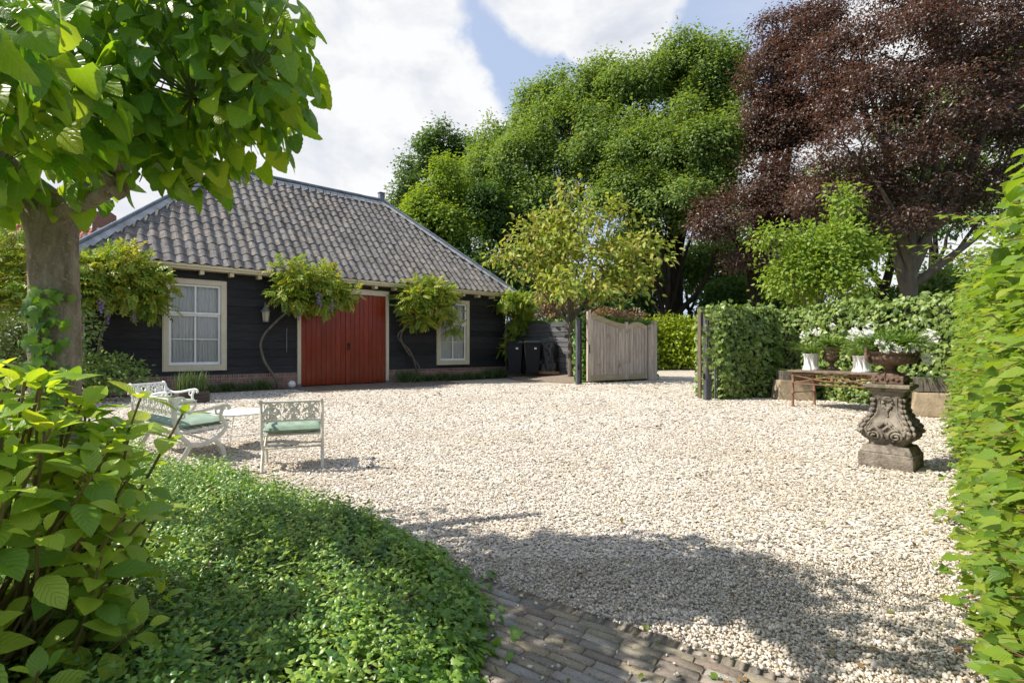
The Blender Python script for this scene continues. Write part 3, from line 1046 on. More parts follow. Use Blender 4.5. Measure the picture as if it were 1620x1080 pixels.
def build_barn():
    # local axes: x along the front, y inward, z up
    DEEP = 7.5
    core = MB()
    xs = [SL + .05, WINS[0][0] + .1, WINS[0][1] - .1, DOOR[0] + .1, DOOR[1] - .1, WINS[1][0] + .1, WINS[1][1] - .1, SR - .05]
    for a, b in ((xs[0], xs[1]), (xs[2], xs[3]), (xs[4], xs[5]), (xs[6], xs[7])):
        core.box(a, b, .035, .2, .02, 3.5)
    for (x0, x1, z0, z1) in WINS:
        core.box(x0 + .1, x1 - .1, .035, .2, .02, z0 + .06)
        core.box(x0 + .1, x1 - .1, .035, .2, z1 - .06, 3.5)
    core.box(DOOR[0] + .1, DOOR[1] - .1, .035, .2, DOOR[3] - .05, 3.5)
    core.box(SL + .05, SL + .2, .2, DEEP, .02, 3.5)
    core.box(SR - .2, SR - .05, .2, DEEP, .02, 3.5)
    core.box(SL + .2, SR - .2, DEEP - .15, DEEP, .02, 3.5)
    wall = core.build('wall', M['wall_core'], barn)
    # weatherboards
    z0, hgt, k = .45, .2525, 0
    while z0 < 3.46:
        z1 = min(z0 + hgt + .018, 3.5)
        cuts = [SL, SR]
        open_ = []
        for (a, b, oz0, oz1) in WINS + [DOOR]:
            if z1 > oz0 + .07 and z0 < oz1 - .07:
                open_.append((a + .07, b - .07, oz0 + .07, oz1 - .07))
        pieces = []
        x = SL
        for (a, b, oz0, oz1) in sorted(open_):
            pieces.append((x, a, z0, z1))
            if z0 < oz0 - .01:
                pieces.append((a, b, z0, min(z1, oz0)))
            if z1 > oz1 + .01:
                pieces.append((a, b, max(z0, oz1), z1))
            x = b
        pieces.append((x, SR, z0, z1))
        fin = []
        for (a, b, p, q) in pieces:
            while b - a > 3.6:
                c = a + random.uniform(1.6, 3.2)
                fin.append((a, c - .004, p, q))
                a = c
            fin.append((a, b, p, q))
        for (a, b, p, q) in fin:
            if b - a < .02:
                continue
            yb = -.032 + .022 * 0 + random.uniform(-.004, .004)
            yt = -.008
            f0, f1 = (p - z0) / hgt, min(1, (q - z0) / hgt)
            ya, yc = yb + (yt - yb) * f0, yb + (yt - yb) * f1
            w = random.uniform(-.003, .003)
            m = MB()
            m.hexa([(a, ya, p + w), (b, ya, p - w), (b, .03, p), (a, .03, p), (a, yc, q), (b, yc, q), (b, .03, q), (a, .03, q)])
            m.build('plank', M['black_board'], wall)
        z0 += hgt
    # corner board on the right and side boards
    cb = MB()
    cb.box(SR - .02, SR + .03, -.045, .12, .44, 3.45)
    cb.build('corner_board', M['black_board'], barn)
    z0 = .45
    while z0 < 3.46:
        m = MB()
        m.hexa([(SR + .03, .125, z0), (SR + .03, DEEP, z0), (SR - .03, DEEP, z0), (SR - .03, .125, z0), (SR + .005, .125, min(3.5, z0 + .27)), (SR + .005, DEEP, min(3.5, z0 + .27)), (SR - .03, DEEP, min(3.5, z0 + .27)), (SR - .03, .125, min(3.5, z0 + .27))])
        m.build('plank', M['black_board'], wall)
        z0 += hgt
    # brick plinth
    for (a, b) in ((SL, DOOR[0] - .002), (DOOR[1] + .002, SR)):
        mo = MB()
        br = MB()
        mo.box(a, b, -.042, .03, -.05, .455)
        x = a + .003
        while x < b - .05:
            br.box(x, x + .052, -.05 + random.uniform(-.003, .002), .0, .345, .452, random.random())
            x += .062
        for r in range(6):
            z = .278 - r * .064
            x = a + .003 - (r % 2) * .1
            while x < b - .02:
                l = .205 if random.random() < .75 else .1
                xa, xb = max(x, a + .002), min(x + l, b - .002)
                if xb - xa > .02:
                    br.box(xa, xb, -.05 + random.uniform(-.003, .002), .0, z, z + .054, random.random())
                x += l + .01
        pl = mo.build('plinth', M['mortar'], barn)
        br.build('bricks', M['plinth_brick'], pl, kind='stuff')

    # windows
    for wi, (x0, x1, z0, z1) in enumerate(WINS):
        fr = MB()
        bw = .125
        fr.box(x0, x0 + bw, -.075, .06, z0 + .0, z1)
        fr.box(x1 - bw, x1, -.075, .06, z0, z1)
        fr.box(x0 + bw, x1 - bw, -.075, .06, z1 - bw, z1)
        fr.box(x0 + bw, x1 - bw, -.08, .06, z0, z0 + .16)
        win = fr.build('window', M['frame_paint'], barn, bevel=.006)
        trim = MB()
        trim.box(x0 - .022, x0 - .002, -.062, .0, z0 - .0, z1 + .02)
        trim.box(x1 + .002, x1 + .022, -.062, .0, z0, z1 + .02)
        trim.box(x0 - .0, x1 + .0, -.062, .0, z1 + .002, z1 + .022)
        trim.build('outer_trim', M['frame_paint'], win)
        a, b = x0 + bw + .004, x1 - bw - .004
        zb, zt = z0 + .164, z1 - bw - .004
        zm = zb + (zt - zb) * .64
        mid = (a + b) / 2
        sw = .06
        for nm, (p, q, yy) in {'upper': (zm - .02, zt, -.03), 'lower': (zb, zm - .022, .005)}.items():
            s = MB()
            s.box(a, a + sw, yy, yy + .045, p, q)
            s.box(b - sw, b, yy, yy + .045, p, q)
            s.box(a + sw, b - sw, yy, yy + .045, q - .055, q)
            s.box(a + sw, b - sw, yy, yy + .045, p, p + (.085 if nm == 'lower' else .06))
            pp = p + (.085 if nm == 'lower' else .06)
            s.box(mid - .022, mid + .022, yy + .003, yy + .042, pp, q - .055)
            rows = [(pp, q - .055)]
            if nm == 'lower':
                zz = (pp + q - .055) / 2
                s.box(a + sw, mid - .022, yy + .005, yy + .04, zz - .014, zz + .014)
                s.box(mid + .022, b - sw, yy + .005, yy + .04, zz - .014, zz + .014)
                rows = [(pp, zz - .014), (zz + .014, q - .055)]
            s.build('sash', M['white_paint'], win, bevel=.004)
            for (ra, rb) in rows:
                for (ca, cb_) in ((a + sw, mid - .022), (mid + .022, b - sw)):
                    gmb = MB()
                    gmb.add([(ca, yy + .022, ra), (cb_, yy + .022 + random.uniform(-.002, .002), ra), (cb_, yy + .022 + random.uniform(-.002, .002), rb), (ca, yy + .022, rb)], [(0, 1, 2, 3)])
                    gmb.build('pane', M['glass'], win)
        # net curtains, two halves in folds
        for h, (ca, cb_) in enumerate(((a - .03, mid + .02), (mid - .02, b + .03))):
            V, Fc = [], []
            nx = 60
            for iz in range(7):
                for ix in range(nx + 1):
                    t = ix / nx
                    zz = zb - .05 + (zt - zb + .1) * iz / 6
                    amp = .016 + .008 * math.sin(iz * 1.1 + h)
                    x = ca + (cb_ - ca) * t
                    V.append((x + .012 * math.sin(iz * .9 + t * 4), .125 + amp * math.sin(t * 52 + .35 * math.sin(iz * .8) * 2 + h * 2) + .01 * math.sin(t * 19 + iz * .4), zz))
            for iz in range(6):
                for ix in range(nx):
                    k = iz * (nx + 1) + ix
                    Fc.append((k, k + 1, k + nx + 2, k + nx + 1))
            cm = MB()
            cm.add(V, Fc)
            cm.build('curtain', M['curtain'], win, 60)
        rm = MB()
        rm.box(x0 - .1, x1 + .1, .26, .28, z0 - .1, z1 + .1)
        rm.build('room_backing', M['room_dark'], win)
    # doors
    fr = MB()
    fr.box(DOOR[0], DOOR[0] + .11, -.085, .08, .09, DOOR[3])
    fr.box(DOOR[1] - .11, DOOR[1], -.085, .08, .09, DOOR[3])
    fr.box(DOOR[0] + .11, DOOR[1] - .11, -.085, .08, DOOR[3] - .15, DOOR[3])
    fr.box(DOOR[0] - .02, DOOR[1] + .02, -.10, .0, DOOR[3] + .002, DOOR[3] + .03)
    df = fr.build('door_frame', M['frame_paint'], barn, bevel=.006)
    ft = MB()
    ft.box(DOOR[0] - .005, DOOR[0] + .115, -.095, .08, 0, .088)
    ft.box(DOOR[1] - .115, DOOR[1] + .005, -.095, .08, 0, .088)
    ft.build('frame_foot', M['dark_lead'], df, bevel=.004)
    a, b, zt = DOOR[0] + .113, DOOR[1] - .113, DOOR[3] - .153
    mid = (a + b) / 2
    for (p, q) in ((a, mid - .004), (mid + .004, b)):
        bk = MB()
        bk.box(p, q, -.006, .05, .035, zt)
        leaf = bk.build('door', M['red_paint'], barn)
        n = 9
        w = (q - p) / n
        for i in range(n):
            m = MB()
            x0, x1 = p + i * w + .0025, p + (i + 1) * w - .0025
            yf = -.034 + random.uniform(-.0015, .0015)
            m.add([(x0, -.004, .03), (x1, -.004, .03), (x1, -.004, zt), (x0, -.004, zt),
                   (x0, yf + .007, .03), (x0 + .007, yf, .03), (x1 - .007, yf, .03), (x1, yf + .007, .03),
                   (x0, yf + .007, zt), (x0 + .007, yf, zt), (x1 - .007, yf, zt), (x1, yf + .007, zt)],
                  [(4, 5, 9, 8), (5, 6, 10, 9), (6, 7, 11, 10), (0, 4, 8, 3), (7, 1, 2, 11), (0, 1, 7, 6, 5, 4), (3, 8, 9, 10, 11, 2)])
            m.build('plank', M['red_paint'], leaf)
        if p > mid:
            h = MB()
            for zc in (1.36, 1.22):
                n_ = 14
                vs = [(mid + .10 + .042 * math.cos(2 * PI * k / n_), -.036, zc + .06 * math.sin(2 * PI * k / n_)) for k in range(n_)]
                vs += [(x, -.05, z) for x, y, z in vs]
                h.add(vs, [tuple(range(n_, 2 * n_))[::-1]] + [(k, (k + 1) % n_, n_ + (k + 1) % n_, n_ + k) for k in range(n_)])
            ring = [(mid + .10 + .038 * math.sin(2 * PI * k / 16), -.062, 1.33 + .045 * math.cos(2 * PI * k / 16)) for k in range(17)]
            h.tube(ring, .008, 6)
            h.build('handle', M['black_iron'], leaf, 40)
    # eaves: rafter ends, fascia and gutter
    x = SL + .22
    while x < SR:
        m = MB()
        m.hexa([(x, -.30, 3.285), (x + .105, -.30, 3.285), (x + .105, .0, 3.29), (x, .0, 3.29), (x, -.30, 3.395), (x + .105, -.30, 3.395), (x + .105, .0, 3.395), (x, .0, 3.395)])
        m.build('rafter_end', M['cream_paint'], barn, bevel=.004)
        x += .745
    gu = MB()
    gu.box(SL - .3, SR + .3, -.355, -.02, 3.40, 3.425)
    gu.box(SL - .34, SR + .34, -.375, -.345, 3.395, 3.50)
    gu.box(SL - .37, SR + .37, -.445, -.378, 3.46, 3.535)
    gu.box(SR + .3, SR + .34, -.345, DEEP + .3, 3.40, 3.53)
    gu.build('gutter', M['cream_paint'], barn, bevel=.008)
    # roof
    E, RZ, EZ, HB = .42, 7.54, 3.52, 3.75
    e0, e1, yb = SL - .30, SR + .30, 7.5 + .42
    r0, r1 = -1.45, 4.72
    dk = MB()
    P = [(e0, -E, EZ), (e1, -E, EZ), (e1, yb, EZ), (e0, yb, EZ), (r0, HB, RZ), (r1, HB, RZ)]
    dk.add([(p[0], p[1], p[2] - .05) for p in P], [(0, 1, 5, 4), (1, 2, 5), (2, 3, 4, 5), (3, 0, 4), (0, 3, 2, 1)])
    roof = dk.build('roof', M['roof_deck'], barn)
    # pantiles on the front slope
    slope = math.hypot(HB + E, RZ - EZ)
    up = Vector((0, HB + E, RZ - EZ)) / slope
    nr = Vector((0, -(RZ - EZ), HB + E)) / slope
    TW, rows = .283, 16
    ex = slope / rows
    prof = []
    for i in range(9):
        t = i / 8
        prof.append((-.02 + t * (TW + .035), .030 * math.sin(2 * PI * (t * 1.1 - .02)) + .012 * math.cos(2 * PI * t)))
    variants = []
    for k in range(4):
        tm = MB()
        L = ex + .07
        j = [random.uniform(-.003, .003) for _ in range(9)]
        lo = [(x, 0 + j[i] - .004 * 0, z + .036) for i, (x, z) in enumerate(prof)]
        hi = [(x, L, z + .012) for x, z in prof]
        fr_ = [(x, 0.004 + j[i], z + .010) for i, (x, z) in enumerate(prof)]
        vs = lo + hi + lo + fr_
        fs = [(i, i + 1, 9 + i + 1, 9 + i) for i in range(8)] + [(27 + i, 27 + i + 1, 18 + i + 1, 18 + i) for i in range(8)]
        tm.add(vs, fs)
        variants.append(tm)
    tmesh = [t.mesh('tile', M['tile'], 50) for t in variants]
    tl = []
    for r in range(rows):
        v = r * ex + .0
        inset = (v + ex * .4) / slope
        xa, xb = e0 + (r0 - e0) * inset, e1 + (r1 - e1) * inset
        n = int((e1 - e0) / TW)
        for c in range(n + 1):
            x = e0 + .01 + c * TW
            if x + TW * .3 < xa or x + TW * .75 > xb:
                continue
            tl.append((r, x, v))
    def dist(t):
        q = Vector((t[1], -E, EZ)) + up * t[2]
        w = hw(q.x, -q.y, q.z)
        return (w - Vector((0, 0, CH))).length
    tl.sort(key=dist)
    rest = MB()
    for i, (r, x, v) in enumerate(tl):
        o3 = Vector((x + random.uniform(-.004, .004), -E - .03, EZ - .01)) + up * (v + random.uniform(-.006, .006)) + nr * (.02 + random.uniform(-.004, .006) - .035 * math.sin(PI * min(1, max(0, v / slope))) * (.6 + .4 * math.sin(x * 1.1)))
        a = random.gauss(0, .02)
        Rm = Matrix((Vector((1, 0, 0)), up, nr)).transposed().to_4x4() @ Matrix.Rotation(a, 4, 'Z') @ Matrix.Rotation(random.gauss(0, .014), 4, 'Y')
        mt = Matrix.Translation(o3) @ Rm
        k = random.randrange(4)
        if i < 298:
            o = link('tile', tmesh[k], roof)
            o.matrix_basis = mt
        else:
            rest.add([mt @ Vector(p) for p in variants[k].V], variants[k].Fc, random.random())
    rest.build('upper_tiles', M['tile'], roof, 50, kind='stuff')
    # lead on hips and ridge
    for (a, b, nm) in ((Vector(P[1]), Vector(P[5]), 'hip'), (Vector(P[0]), Vector(P[4]), 'hip')):
        ld = MB()
        d = (b - a)
        ns = 16
        side = -1 if a.x > 0 else 1
        for i in range(ns):
            p0, p1 = a + d * (i / ns), a + d * ((i + .995) / ns)
            wd = .20
            off = Vector((side * wd, 0, 0))
            h0, h1 = nr * .085, nr * .105
            ld.hexa([p0 + off + h0 - up * .12, p0 + h0 * 1.15 - up * .02, p1 + h0 * 1.15, p1 + off + h0 * .95, p0 + off + h1 - up * .12, p0 + h1 * 1.15 - up * .02, p1 + h1 * 1.15, p1 + off + h1 * .95], random.random())
        ld.build('hip_flashing', M['lead'], roof)
        hr = MB()
        hr.tube([a + nr * .11 + Vector((0, 0, .03)) + d * (i / 12) for i in range(13)], .055, 8)
        hr.build('hip_roll', M['dark_lead'], roof, 50)
    rd = MB()
    rd.tube([Vector((r0 + (r1 - r0) * i / 16, HB, RZ + .13 + random.uniform(-.008, .008))) for i in range(17)], .075, 8)
    rd.build('ridge_roll', M['dark_lead'], roof, 50)
    sk = MB()
    n = int((r1 - r0) / TW)
    for i in range(n):
        x = r0 + (r1 - r0) * i / n
        w = (r1 - r0) / n
        q = Vector((x, HB, RZ))
        hh = nr * (.085 + random.uniform(-.006, .006))
        A = [q - up * .04 + hh * 1.2, q + Vector((w * .98, 0, 0)) - up * .04 + hh * 1.2]
        Bq = [q + Vector((w * .9, 0, 0)) - up * (.24 + random.uniform(-.02, .02)) + hh * .8, q + Vector((w * .1, 0, 0)) - up * (.24 + random.uniform(-.02, .02)) + hh * .8]
        mids = q + Vector((w * .5, 0, 0)) - up * .30 + hh
        sk.add([A[0], A[1], Bq[0], mids, Bq[1]], [(0, 4, 3, 2, 1)], random.random())
    sk.build('ridge_flashing', M['lead'], roof)
    ch = MB()
    ch.box(r1 - .16, r1 + .06, HB - .1, HB + .1, RZ - .05, RZ + .42)
    ch.box(r1 - .185, r1 + .085, HB - .125, HB + .125, RZ + .422, RZ + .46)
    ch.build('vent_pipe', M['dark_lead'], roof, bevel=.01)


build_barn()


def door_paving():
    sh = MB()
    c = [hw(-.6, .06), hw(5.2, .06), hw(4.6, 2.35), hw(-.3, 2.7)]
    sh.add([(p.x, p.y, .0) for p in c], [(3, 2, 1, 0)])
    pv = struct('door_paving', sh, M['path_sand'])
    b = MB()
    n = .08
    row = 0
    while n < 2.6:
        s = -.55 + .04 * n + (row % 2) * .1
        while s < 5.1 - .25 * n:
            l = .205 * random.uniform(.95, 1.03)
            q = [hw(s, n), hw(s + l - .012, n), hw(s + l - .012, n + .052), hw(s, n + .052)]
            z = .010 + random.uniform(-.003, .003)
            b.hexa([(p.x, p.y, -.01) for p in q][::-1] + [(p.x, p.y, z) for p in q][::-1], random.random())
            s += l
        n += .060
        row += 1
    b.build('bricks', M['yard_brick'], pv, kind='stuff')
    so_ = MB()
    for (a, e, w) in ((-5.4, -.2, .75), (3.15, 8.7, .7)):
        p = [hw(a, .05), hw(e, .05), hw(e, w), hw(a, w)]
        so_.add([(q.x, q.y, .004) for q in p], [(3, 2, 1, 0)])
    struct('planting_bed', so_, M['soil'])


door_paving()


def back_house():
    """the red-tiled house behind the barn's left end"""
    t = thing('brick_house', 'house with orange red tiled roof just showing behind the left end of the black barn', 'house', (-19.5, 23.5, 0), math.radians(22))
    w = MB()
    w.box(-5, 5, 0, 7, 0, 4.2)
    w.build('wall', M['red_wall'], t)
    r = MB()
    r.add([(-5.3, -.4, 4.1), (5.3, -.4, 4.1), (5.3, 3.5, 7.5), (-5.3, 3.5, 7.5), (5.3, 7.4, 4.1), (-5.3, 7.4, 4.1)], [(0, 1, 2, 3), (2, 4, 5, 3), (0, 3, 5), (1, 4, 2)])
    ro = r.build('roof', M['red_tile'], t)
    tl = MB()
    sl_ = math.hypot(3.9, 3.4)
    u = Vector((0, 3.9, 3.4)) / sl_
    n = Vector((0, -3.4, 3.9)) / sl_
    for i in range(13):
        for j in range(36):
            p = Vector((-5.3 + j * .295, -.4, 4.1)) + u * (i * .39)
            q = [p + n * .03, p + Vector((.15, 0, 0)) + n * .10, p + Vector((.28, 0, 0)) + n * .04]
            e = [a + u * .42 - n * .02 for a in q]
            tl.add(q + e, [(0, 1, 4, 3), (1, 2, 5, 4)], random.random())
    tl.build('tiles', M['red_tile'], ro, kind='stuff')
    c = MB()
    c.box(-1, -.2, 3.1, 3.9, 7.0, 8.3)
    c.build('chimney', M['red_wall'], ro)


back_house()


# ------------------------------------------------------------------ fence, gate, bins
def build_fence():
    a, b = Vector((-.25, 22.4, 0)), Vector((2.32, 20.2, 0))
    ln = (b - a).length
    ang = math.atan2(b.y - a.y, b.x - a.x)
    t = thing('board_fence', 'dark grey fence of wide horizontal boards behind the wheelie bins', 'fence', a, ang)
    z0 = .26
    hg = .205
    for r in range(10):
        x = 0.0
        for seg in (ln * .70, ln):
            m = MB()
            y = random.uniform(-.006, .006)
            m.hexa([(x + .003, y - .03, z0 + r * hg), (seg - .003, y - .03, z0 + r * hg + random.uniform(-.004, .004)), (seg - .003, y + .02, z0 + r * hg), (x + .003, y + .02, z0 + r * hg), (x + .003, y - .012, z0 + (r + 1) * hg - .004), (seg - .003, y - .012, z0 + (r + 1) * hg - .004), (seg - .003, y + .02, z0 + (r + 1) * hg), (x + .003, y + .02, z0 + (r + 1) * hg)])
            m.build('plank', M['grey_board'], t)
            x = seg
    for x in (.05, ln * .35, ln * .7, ln - .05):
        m = MB()
        m.box(x - .05, x + .05, .024, .12, -.01, 2.28)
        m.build('post', M['post_dark'], t)
    # raised paving in the corner where the bins stand
    pv = MB()
    f = [Vector((-.30, 21.1, .004)), Vector((.2, 19.3, .004)), Vector((2.0, 17.6, .004)), Vector((2.45, 18.2, .004)), Vector((2.4, 20.4, .25)), Vector((-.2, 22.6, .25))]
    pv.add(f, [(0, 1, 2, 3, 4, 5)])
    struct('bin_paving', pv, M['yard_brick'])


build_fence()


def wheelie_bin(loc, rz, label, grp, first=None):
    t = thing('wheelie_bin', label, 'bin', loc, rz, grp)
    if first is not None:
        for ch in first.children:
            c = ch.copy()
            C.objects.link(c)
            c.parent = t
            for g_ in ch.children:
                d = g_.copy()
                C.objects.link(d)
                d.parent = c
        return t
    H = 1.26
    b = MB()
    w0, w1, d0, d1 = .25, .33, .26, .38
    b.hexa([(-w0, -d0, .05), (w0, -d0, .05), (w0, d0 * .8, .05), (-w0, d0 * .8, .05), (-w1, -d1, H), (w1, -d1, H), (w1, d1, H), (-w1, d1, H)])
    b.build('body', M['bin_plastic'], t, bevel=.03)
    rim = MB()
    rim.box(-w1 - .025, w1 + .025, -d1 - .03, d1 + .02, H - .03, H + .02)
    rim.build('rim', M['bin_plastic'], t, bevel=.012)
    lid = MB()
    lid.hexa([(-w1 - .02, -d1 - .05, H + .022), (w1 + .02, -d1 - .05, H + .022), (w1 + .02, d1 + .03, H + .022), (-w1 - .02, d1 + .03, H + .022), (-w1 + .04, -d1 + .03, H + .085), (w1 - .04, -d1 + .03, H + .085), (w1 - .04, d1 - .02, H + .12), (-w1 + .04, d1 - .02, H + .12)])
    l = lid.build('lid', M['bin_plastic'], t, bevel=.02)
    hd = MB()
    hd.tube([(-.2, d1 + .06, H + .03), (.2, d1 + .06, H + .03)], .016, 8)
    hd.build('handle', M['bin_plastic'], l)
    for s in (-1, 1):
        wh = MB()
        wh.tube([(s * .25, .24, .10), (s * .31, .24, .10)], .10, 16)
        wh.build('wheel', M['bin_plastic'], t, 40)
    st = MB()
    st.add([(.06, -d1 + .005, 1.02), (.15, -d1 + .005, 1.02), (.15, -d1 - .004, 1.09), (.06, -d1 - .004, 1.09)], [(0, 1, 2, 3)])
    st.build('sticker', M['paper'], t)
    return t


BINZ = .17
b1 = wheelie_bin((.14, 20.55, BINZ), -.12, 'dark wheelie bin half hidden by the vine at the barn corner, left of its twin', 'wheelie bins by the fence')
b2 = wheelie_bin((.80, 20.3, BINZ), .05, 'dark wheelie bin next to the object under black sheeting, right of its twin', 'wheelie bins by the fence', b1)


def covered_stack():
    t = thing('covered_stack', 'bulky object wrapped in black plastic sheeting on a small wooden pallet beside the bins', 'covered object', (1.40, 20.6, .2), -.3)
    p = MB()
    for i in range(5):
        p.box(-.42 + i * .18, -.28 + i * .18, -.32, .32, .10, .125, random.random())
    for y in (-.3, 0, .26):
        p.box(-.42, .58, y, y + .06, 0, .098)
    p.build('pallet', M['pallet_wood'], t)
    V, Fc = [], []
    nu, nz = 40, 16
    for j in range(nz + 1):
        z = .13 + 1.08 * j / nz
        for i in range(nu):
            a = 2 * PI * i / nu
            e = .55 + .45 * 0
            c, s = math.cos(a), math.sin(a)
            q = (abs(c) ** 5 + abs(s) ** 5) ** (-1 / 5)
            wr = .025 * math.sin(a * 9 + z * 7) + .02 * math.sin(a * 17 - z * 11) + random.uniform(-.008, .008)
            r = q * (.36 - .04 * (j / nz)) + wr
            V.append((r * c * 1.12 + .08, r * s * .9, z + .02 * math.sin(a * 5)))
    for j in range(nz):
        for i in range(nu):
            i2 = (i + 1) % nu
            Fc.append((j * nu + i, j * nu + i2, (j + 1) * nu + i2, (j + 1) * nu + i))
    V.append((.08, 0, 1.26))
    for i in range(nu):
        Fc.append((nz * nu + i, nz * nu + (i + 1) % nu, len(V) - 1))
    m = MB()
    m.add(V, Fc)
    m.build('cover', M['tarp'], t, 60)


covered_stack()


def build_gate():
    a, b = Vector((2.62, 17.7, 0)), Vector((5.16, 19.43, 0))
    ln = (b - a).length
    t = thing('wooden_gate', 'weathered wooden driveway gate with a swooping top rail, standing open', 'gate', a, math.atan2(b.y - a.y, b.x - a.x))
    mid = ln * .635
    ztop = lambda x: (2.44 - .30 * (1 - math.cos(PI * min(1, x / (mid - .1)))) / 2 * 1.0) if x < mid else 2.02 + .20 * math.sin(PI * (x - mid) / (ln - mid)) ** .8
    B0 = .07
    for (x0, x1, zt, nm) in ((0, .15, 2.52, 'stile'), (mid - .07, mid + .08, 2.20, 'stile'), (ln - .14, ln, 2.10, 'stile')):
        m = MB()
        m.box(x0, x1, -.05, .03, B0, zt)
        m.build(nm, M['gate_wood'], t, bevel=.008)
    for (p, q) in ((.15, mid - .07), (mid + .08, ln - .14)):
        m = MB()
        m.box(p + .002, q - .002, -.048, .028, B0, B0 + .2)
        m.build('bottom_rail', M['gate_rail'], t, bevel=.008)
        n = 24
        tr = MB()
        for i in range(n):
            x0, x1 = p + (q - p) * i / n, p + (q - p) * (i + 1) / n
            za, zb = ztop(x0), ztop(x1)
            tr.hexa([(x0, -.048, za - .17), (x1, -.048, zb - .17), (x1, .028, zb - .17), (x0, .028, za - .17), (x0, -.055, za), (x1, -.055, zb), (x1, .03, zb), (x0, .03, za)])
        tr.build('top_rail', M['gate_rail'], t)
        k = 11 if p < 1 else 6
        w = (q - p) / k
        for i in range(k):
            x0, x1 = p + i * w + .004, p + (i + 1) * w - .004
            y = random.uniform(-.004, .004)
            m = MB()
            m.hexa([(x0, y - .02, B0 + .19), (x1, y - .02, B0 + .19), (x1, y + .012, B0 + .19), (x0, y + .012, B0 + .19), (x0, y - .02, ztop(x0) - .1), (x1, y - .02, ztop(x1) - .1), (x1, y + .012, ztop(x1) - .1), (x0, y + .012, ztop(x0) - .1)])
            m.build('plank', M['gate_wood'], t, bevel=.005)
    m = MB()
    m.tube([(.07, -.08, 1.05), (.07, -.06, 1.35)], .015, 8)
    m.build('handle', M['black_iron'], t)
    # its post at the far end, made of three upright boards
    pt = thing('gate_post', 'broad grey post of upright boards at the far end of the open wooden gate', 'post', hwp(b, ln, a, .06), t.rotation_euler.z)
    for i, (x, w, zt) in enumerate(((0, .15, 2.12), (.155, .17, 2.13), (.33, .2, 2.28))):
        m = MB()
        m.box(x, x + w - .008, -.06 + .01 * i, .1, 0, zt)
        m.build('plank', M['gate_wood'], pt, bevel=.008)
    pt = thing('gate_post', 'black square post between the walnut trunk and the wooden gate', 'post', (2.24, 17.25, 0), .5)
    m = MB()
    m.box(-.055, .055, -.055, .055, 0, 2.20)
    m.build('shaft', M['post_dark'], pt, bevel=.008)
    m = MB()
    m.box(.12, .22, .05, .17, 0, 2.26)
    m.build('back_post', M['black_board'], pt, bevel=.008)
    m = MB()
    m.box(-.02, .012, -.085, -.057, .5, .66)
    m.build('latch', M['black_iron'], pt)


def hwp(b, ln, a, d):
    q = b + (b - a).normalized() * d
    return (q.x, q.y, 0)


build_gate()


def right_posts():
    pt = thing('gate_post', 'dark grey square post at the left end of the ivy hedge', 'post', (4.60, 11.9, 0), .25)
    m = MB()
    m.box(-.075, .075, -.06, .06, 0, 2.03)
    m.build('shaft', M['post_dark'], pt, bevel=.008)
    for z in (.5, 1.5):
        m = MB()
        m.box(-.10, -.076, -.03, .03, z, z + .12)
        m.build('hinge', M['black_iron'], pt)
    pt = thing('gate_post', 'thin brown upright board beside the dark post at the ivy hedge', 'post', (4.61, 12.35, 0), .25)
    m = MB()
    m.box(-.055, -.02, -.07, .05, .0, 2.2)
    m.build('board', M['post_brown'], pt, bevel=.006)
    m = MB()
    m.box(.0, .12, -.06, .06, 1.7, 2.19)
    m.build('head_board', M['post_dark'], pt, bevel=.006)
    sp = thing('railing', 'low dark railing of thin bars under the ivy at the hedge end', 'railing', (4.85, 12.1, 0), .3)
    for i in range(4):
        m = MB()
        m.box(i * .07, i * .07 + .025, -.015, .015, 0, .85)
        m.build('bar', M['post_dark'], sp)


right_posts()


def post_ivy():
    t = thing('ivy_vine', 'ivy shoots trailing over the dark gate post at the hedge end', 'ivy', (4.66, 11.9, 0))
    r = np.random.default_rng(345)
    m = MB()
    for k in range(3):
        m.tube(spline([(.12, .1, 2.12), (.02 - .05 * k, -.08, 1.95), (-.04 - .04 * k, -.11, 1.6 - .3 * k), (.0 - .05 * k, -.10, 1.2 - .35 * k)], 5), [.008, .004], 5)
    m.build('stem', M['bark_grey'], t)
    n = 130
    z = 2.12 - 1.5 * r.random(n) ** 1.5
    P = np.stack([r.normal(-.02, .09, n), r.normal(-.10, .03, n), z], 1)
    scatter('foliage', T_IVY, P, frames(unit(np.array((0, 0, -1.0)) + rdir(n, r) * .6), unit(np.array((0, -1, .35)) + rdir(n, r) * .5)), .10 * r.uniform(.5, 1.2, n), M['ivy_hedge_leaf'], t, 'stuff')


post_ivy()


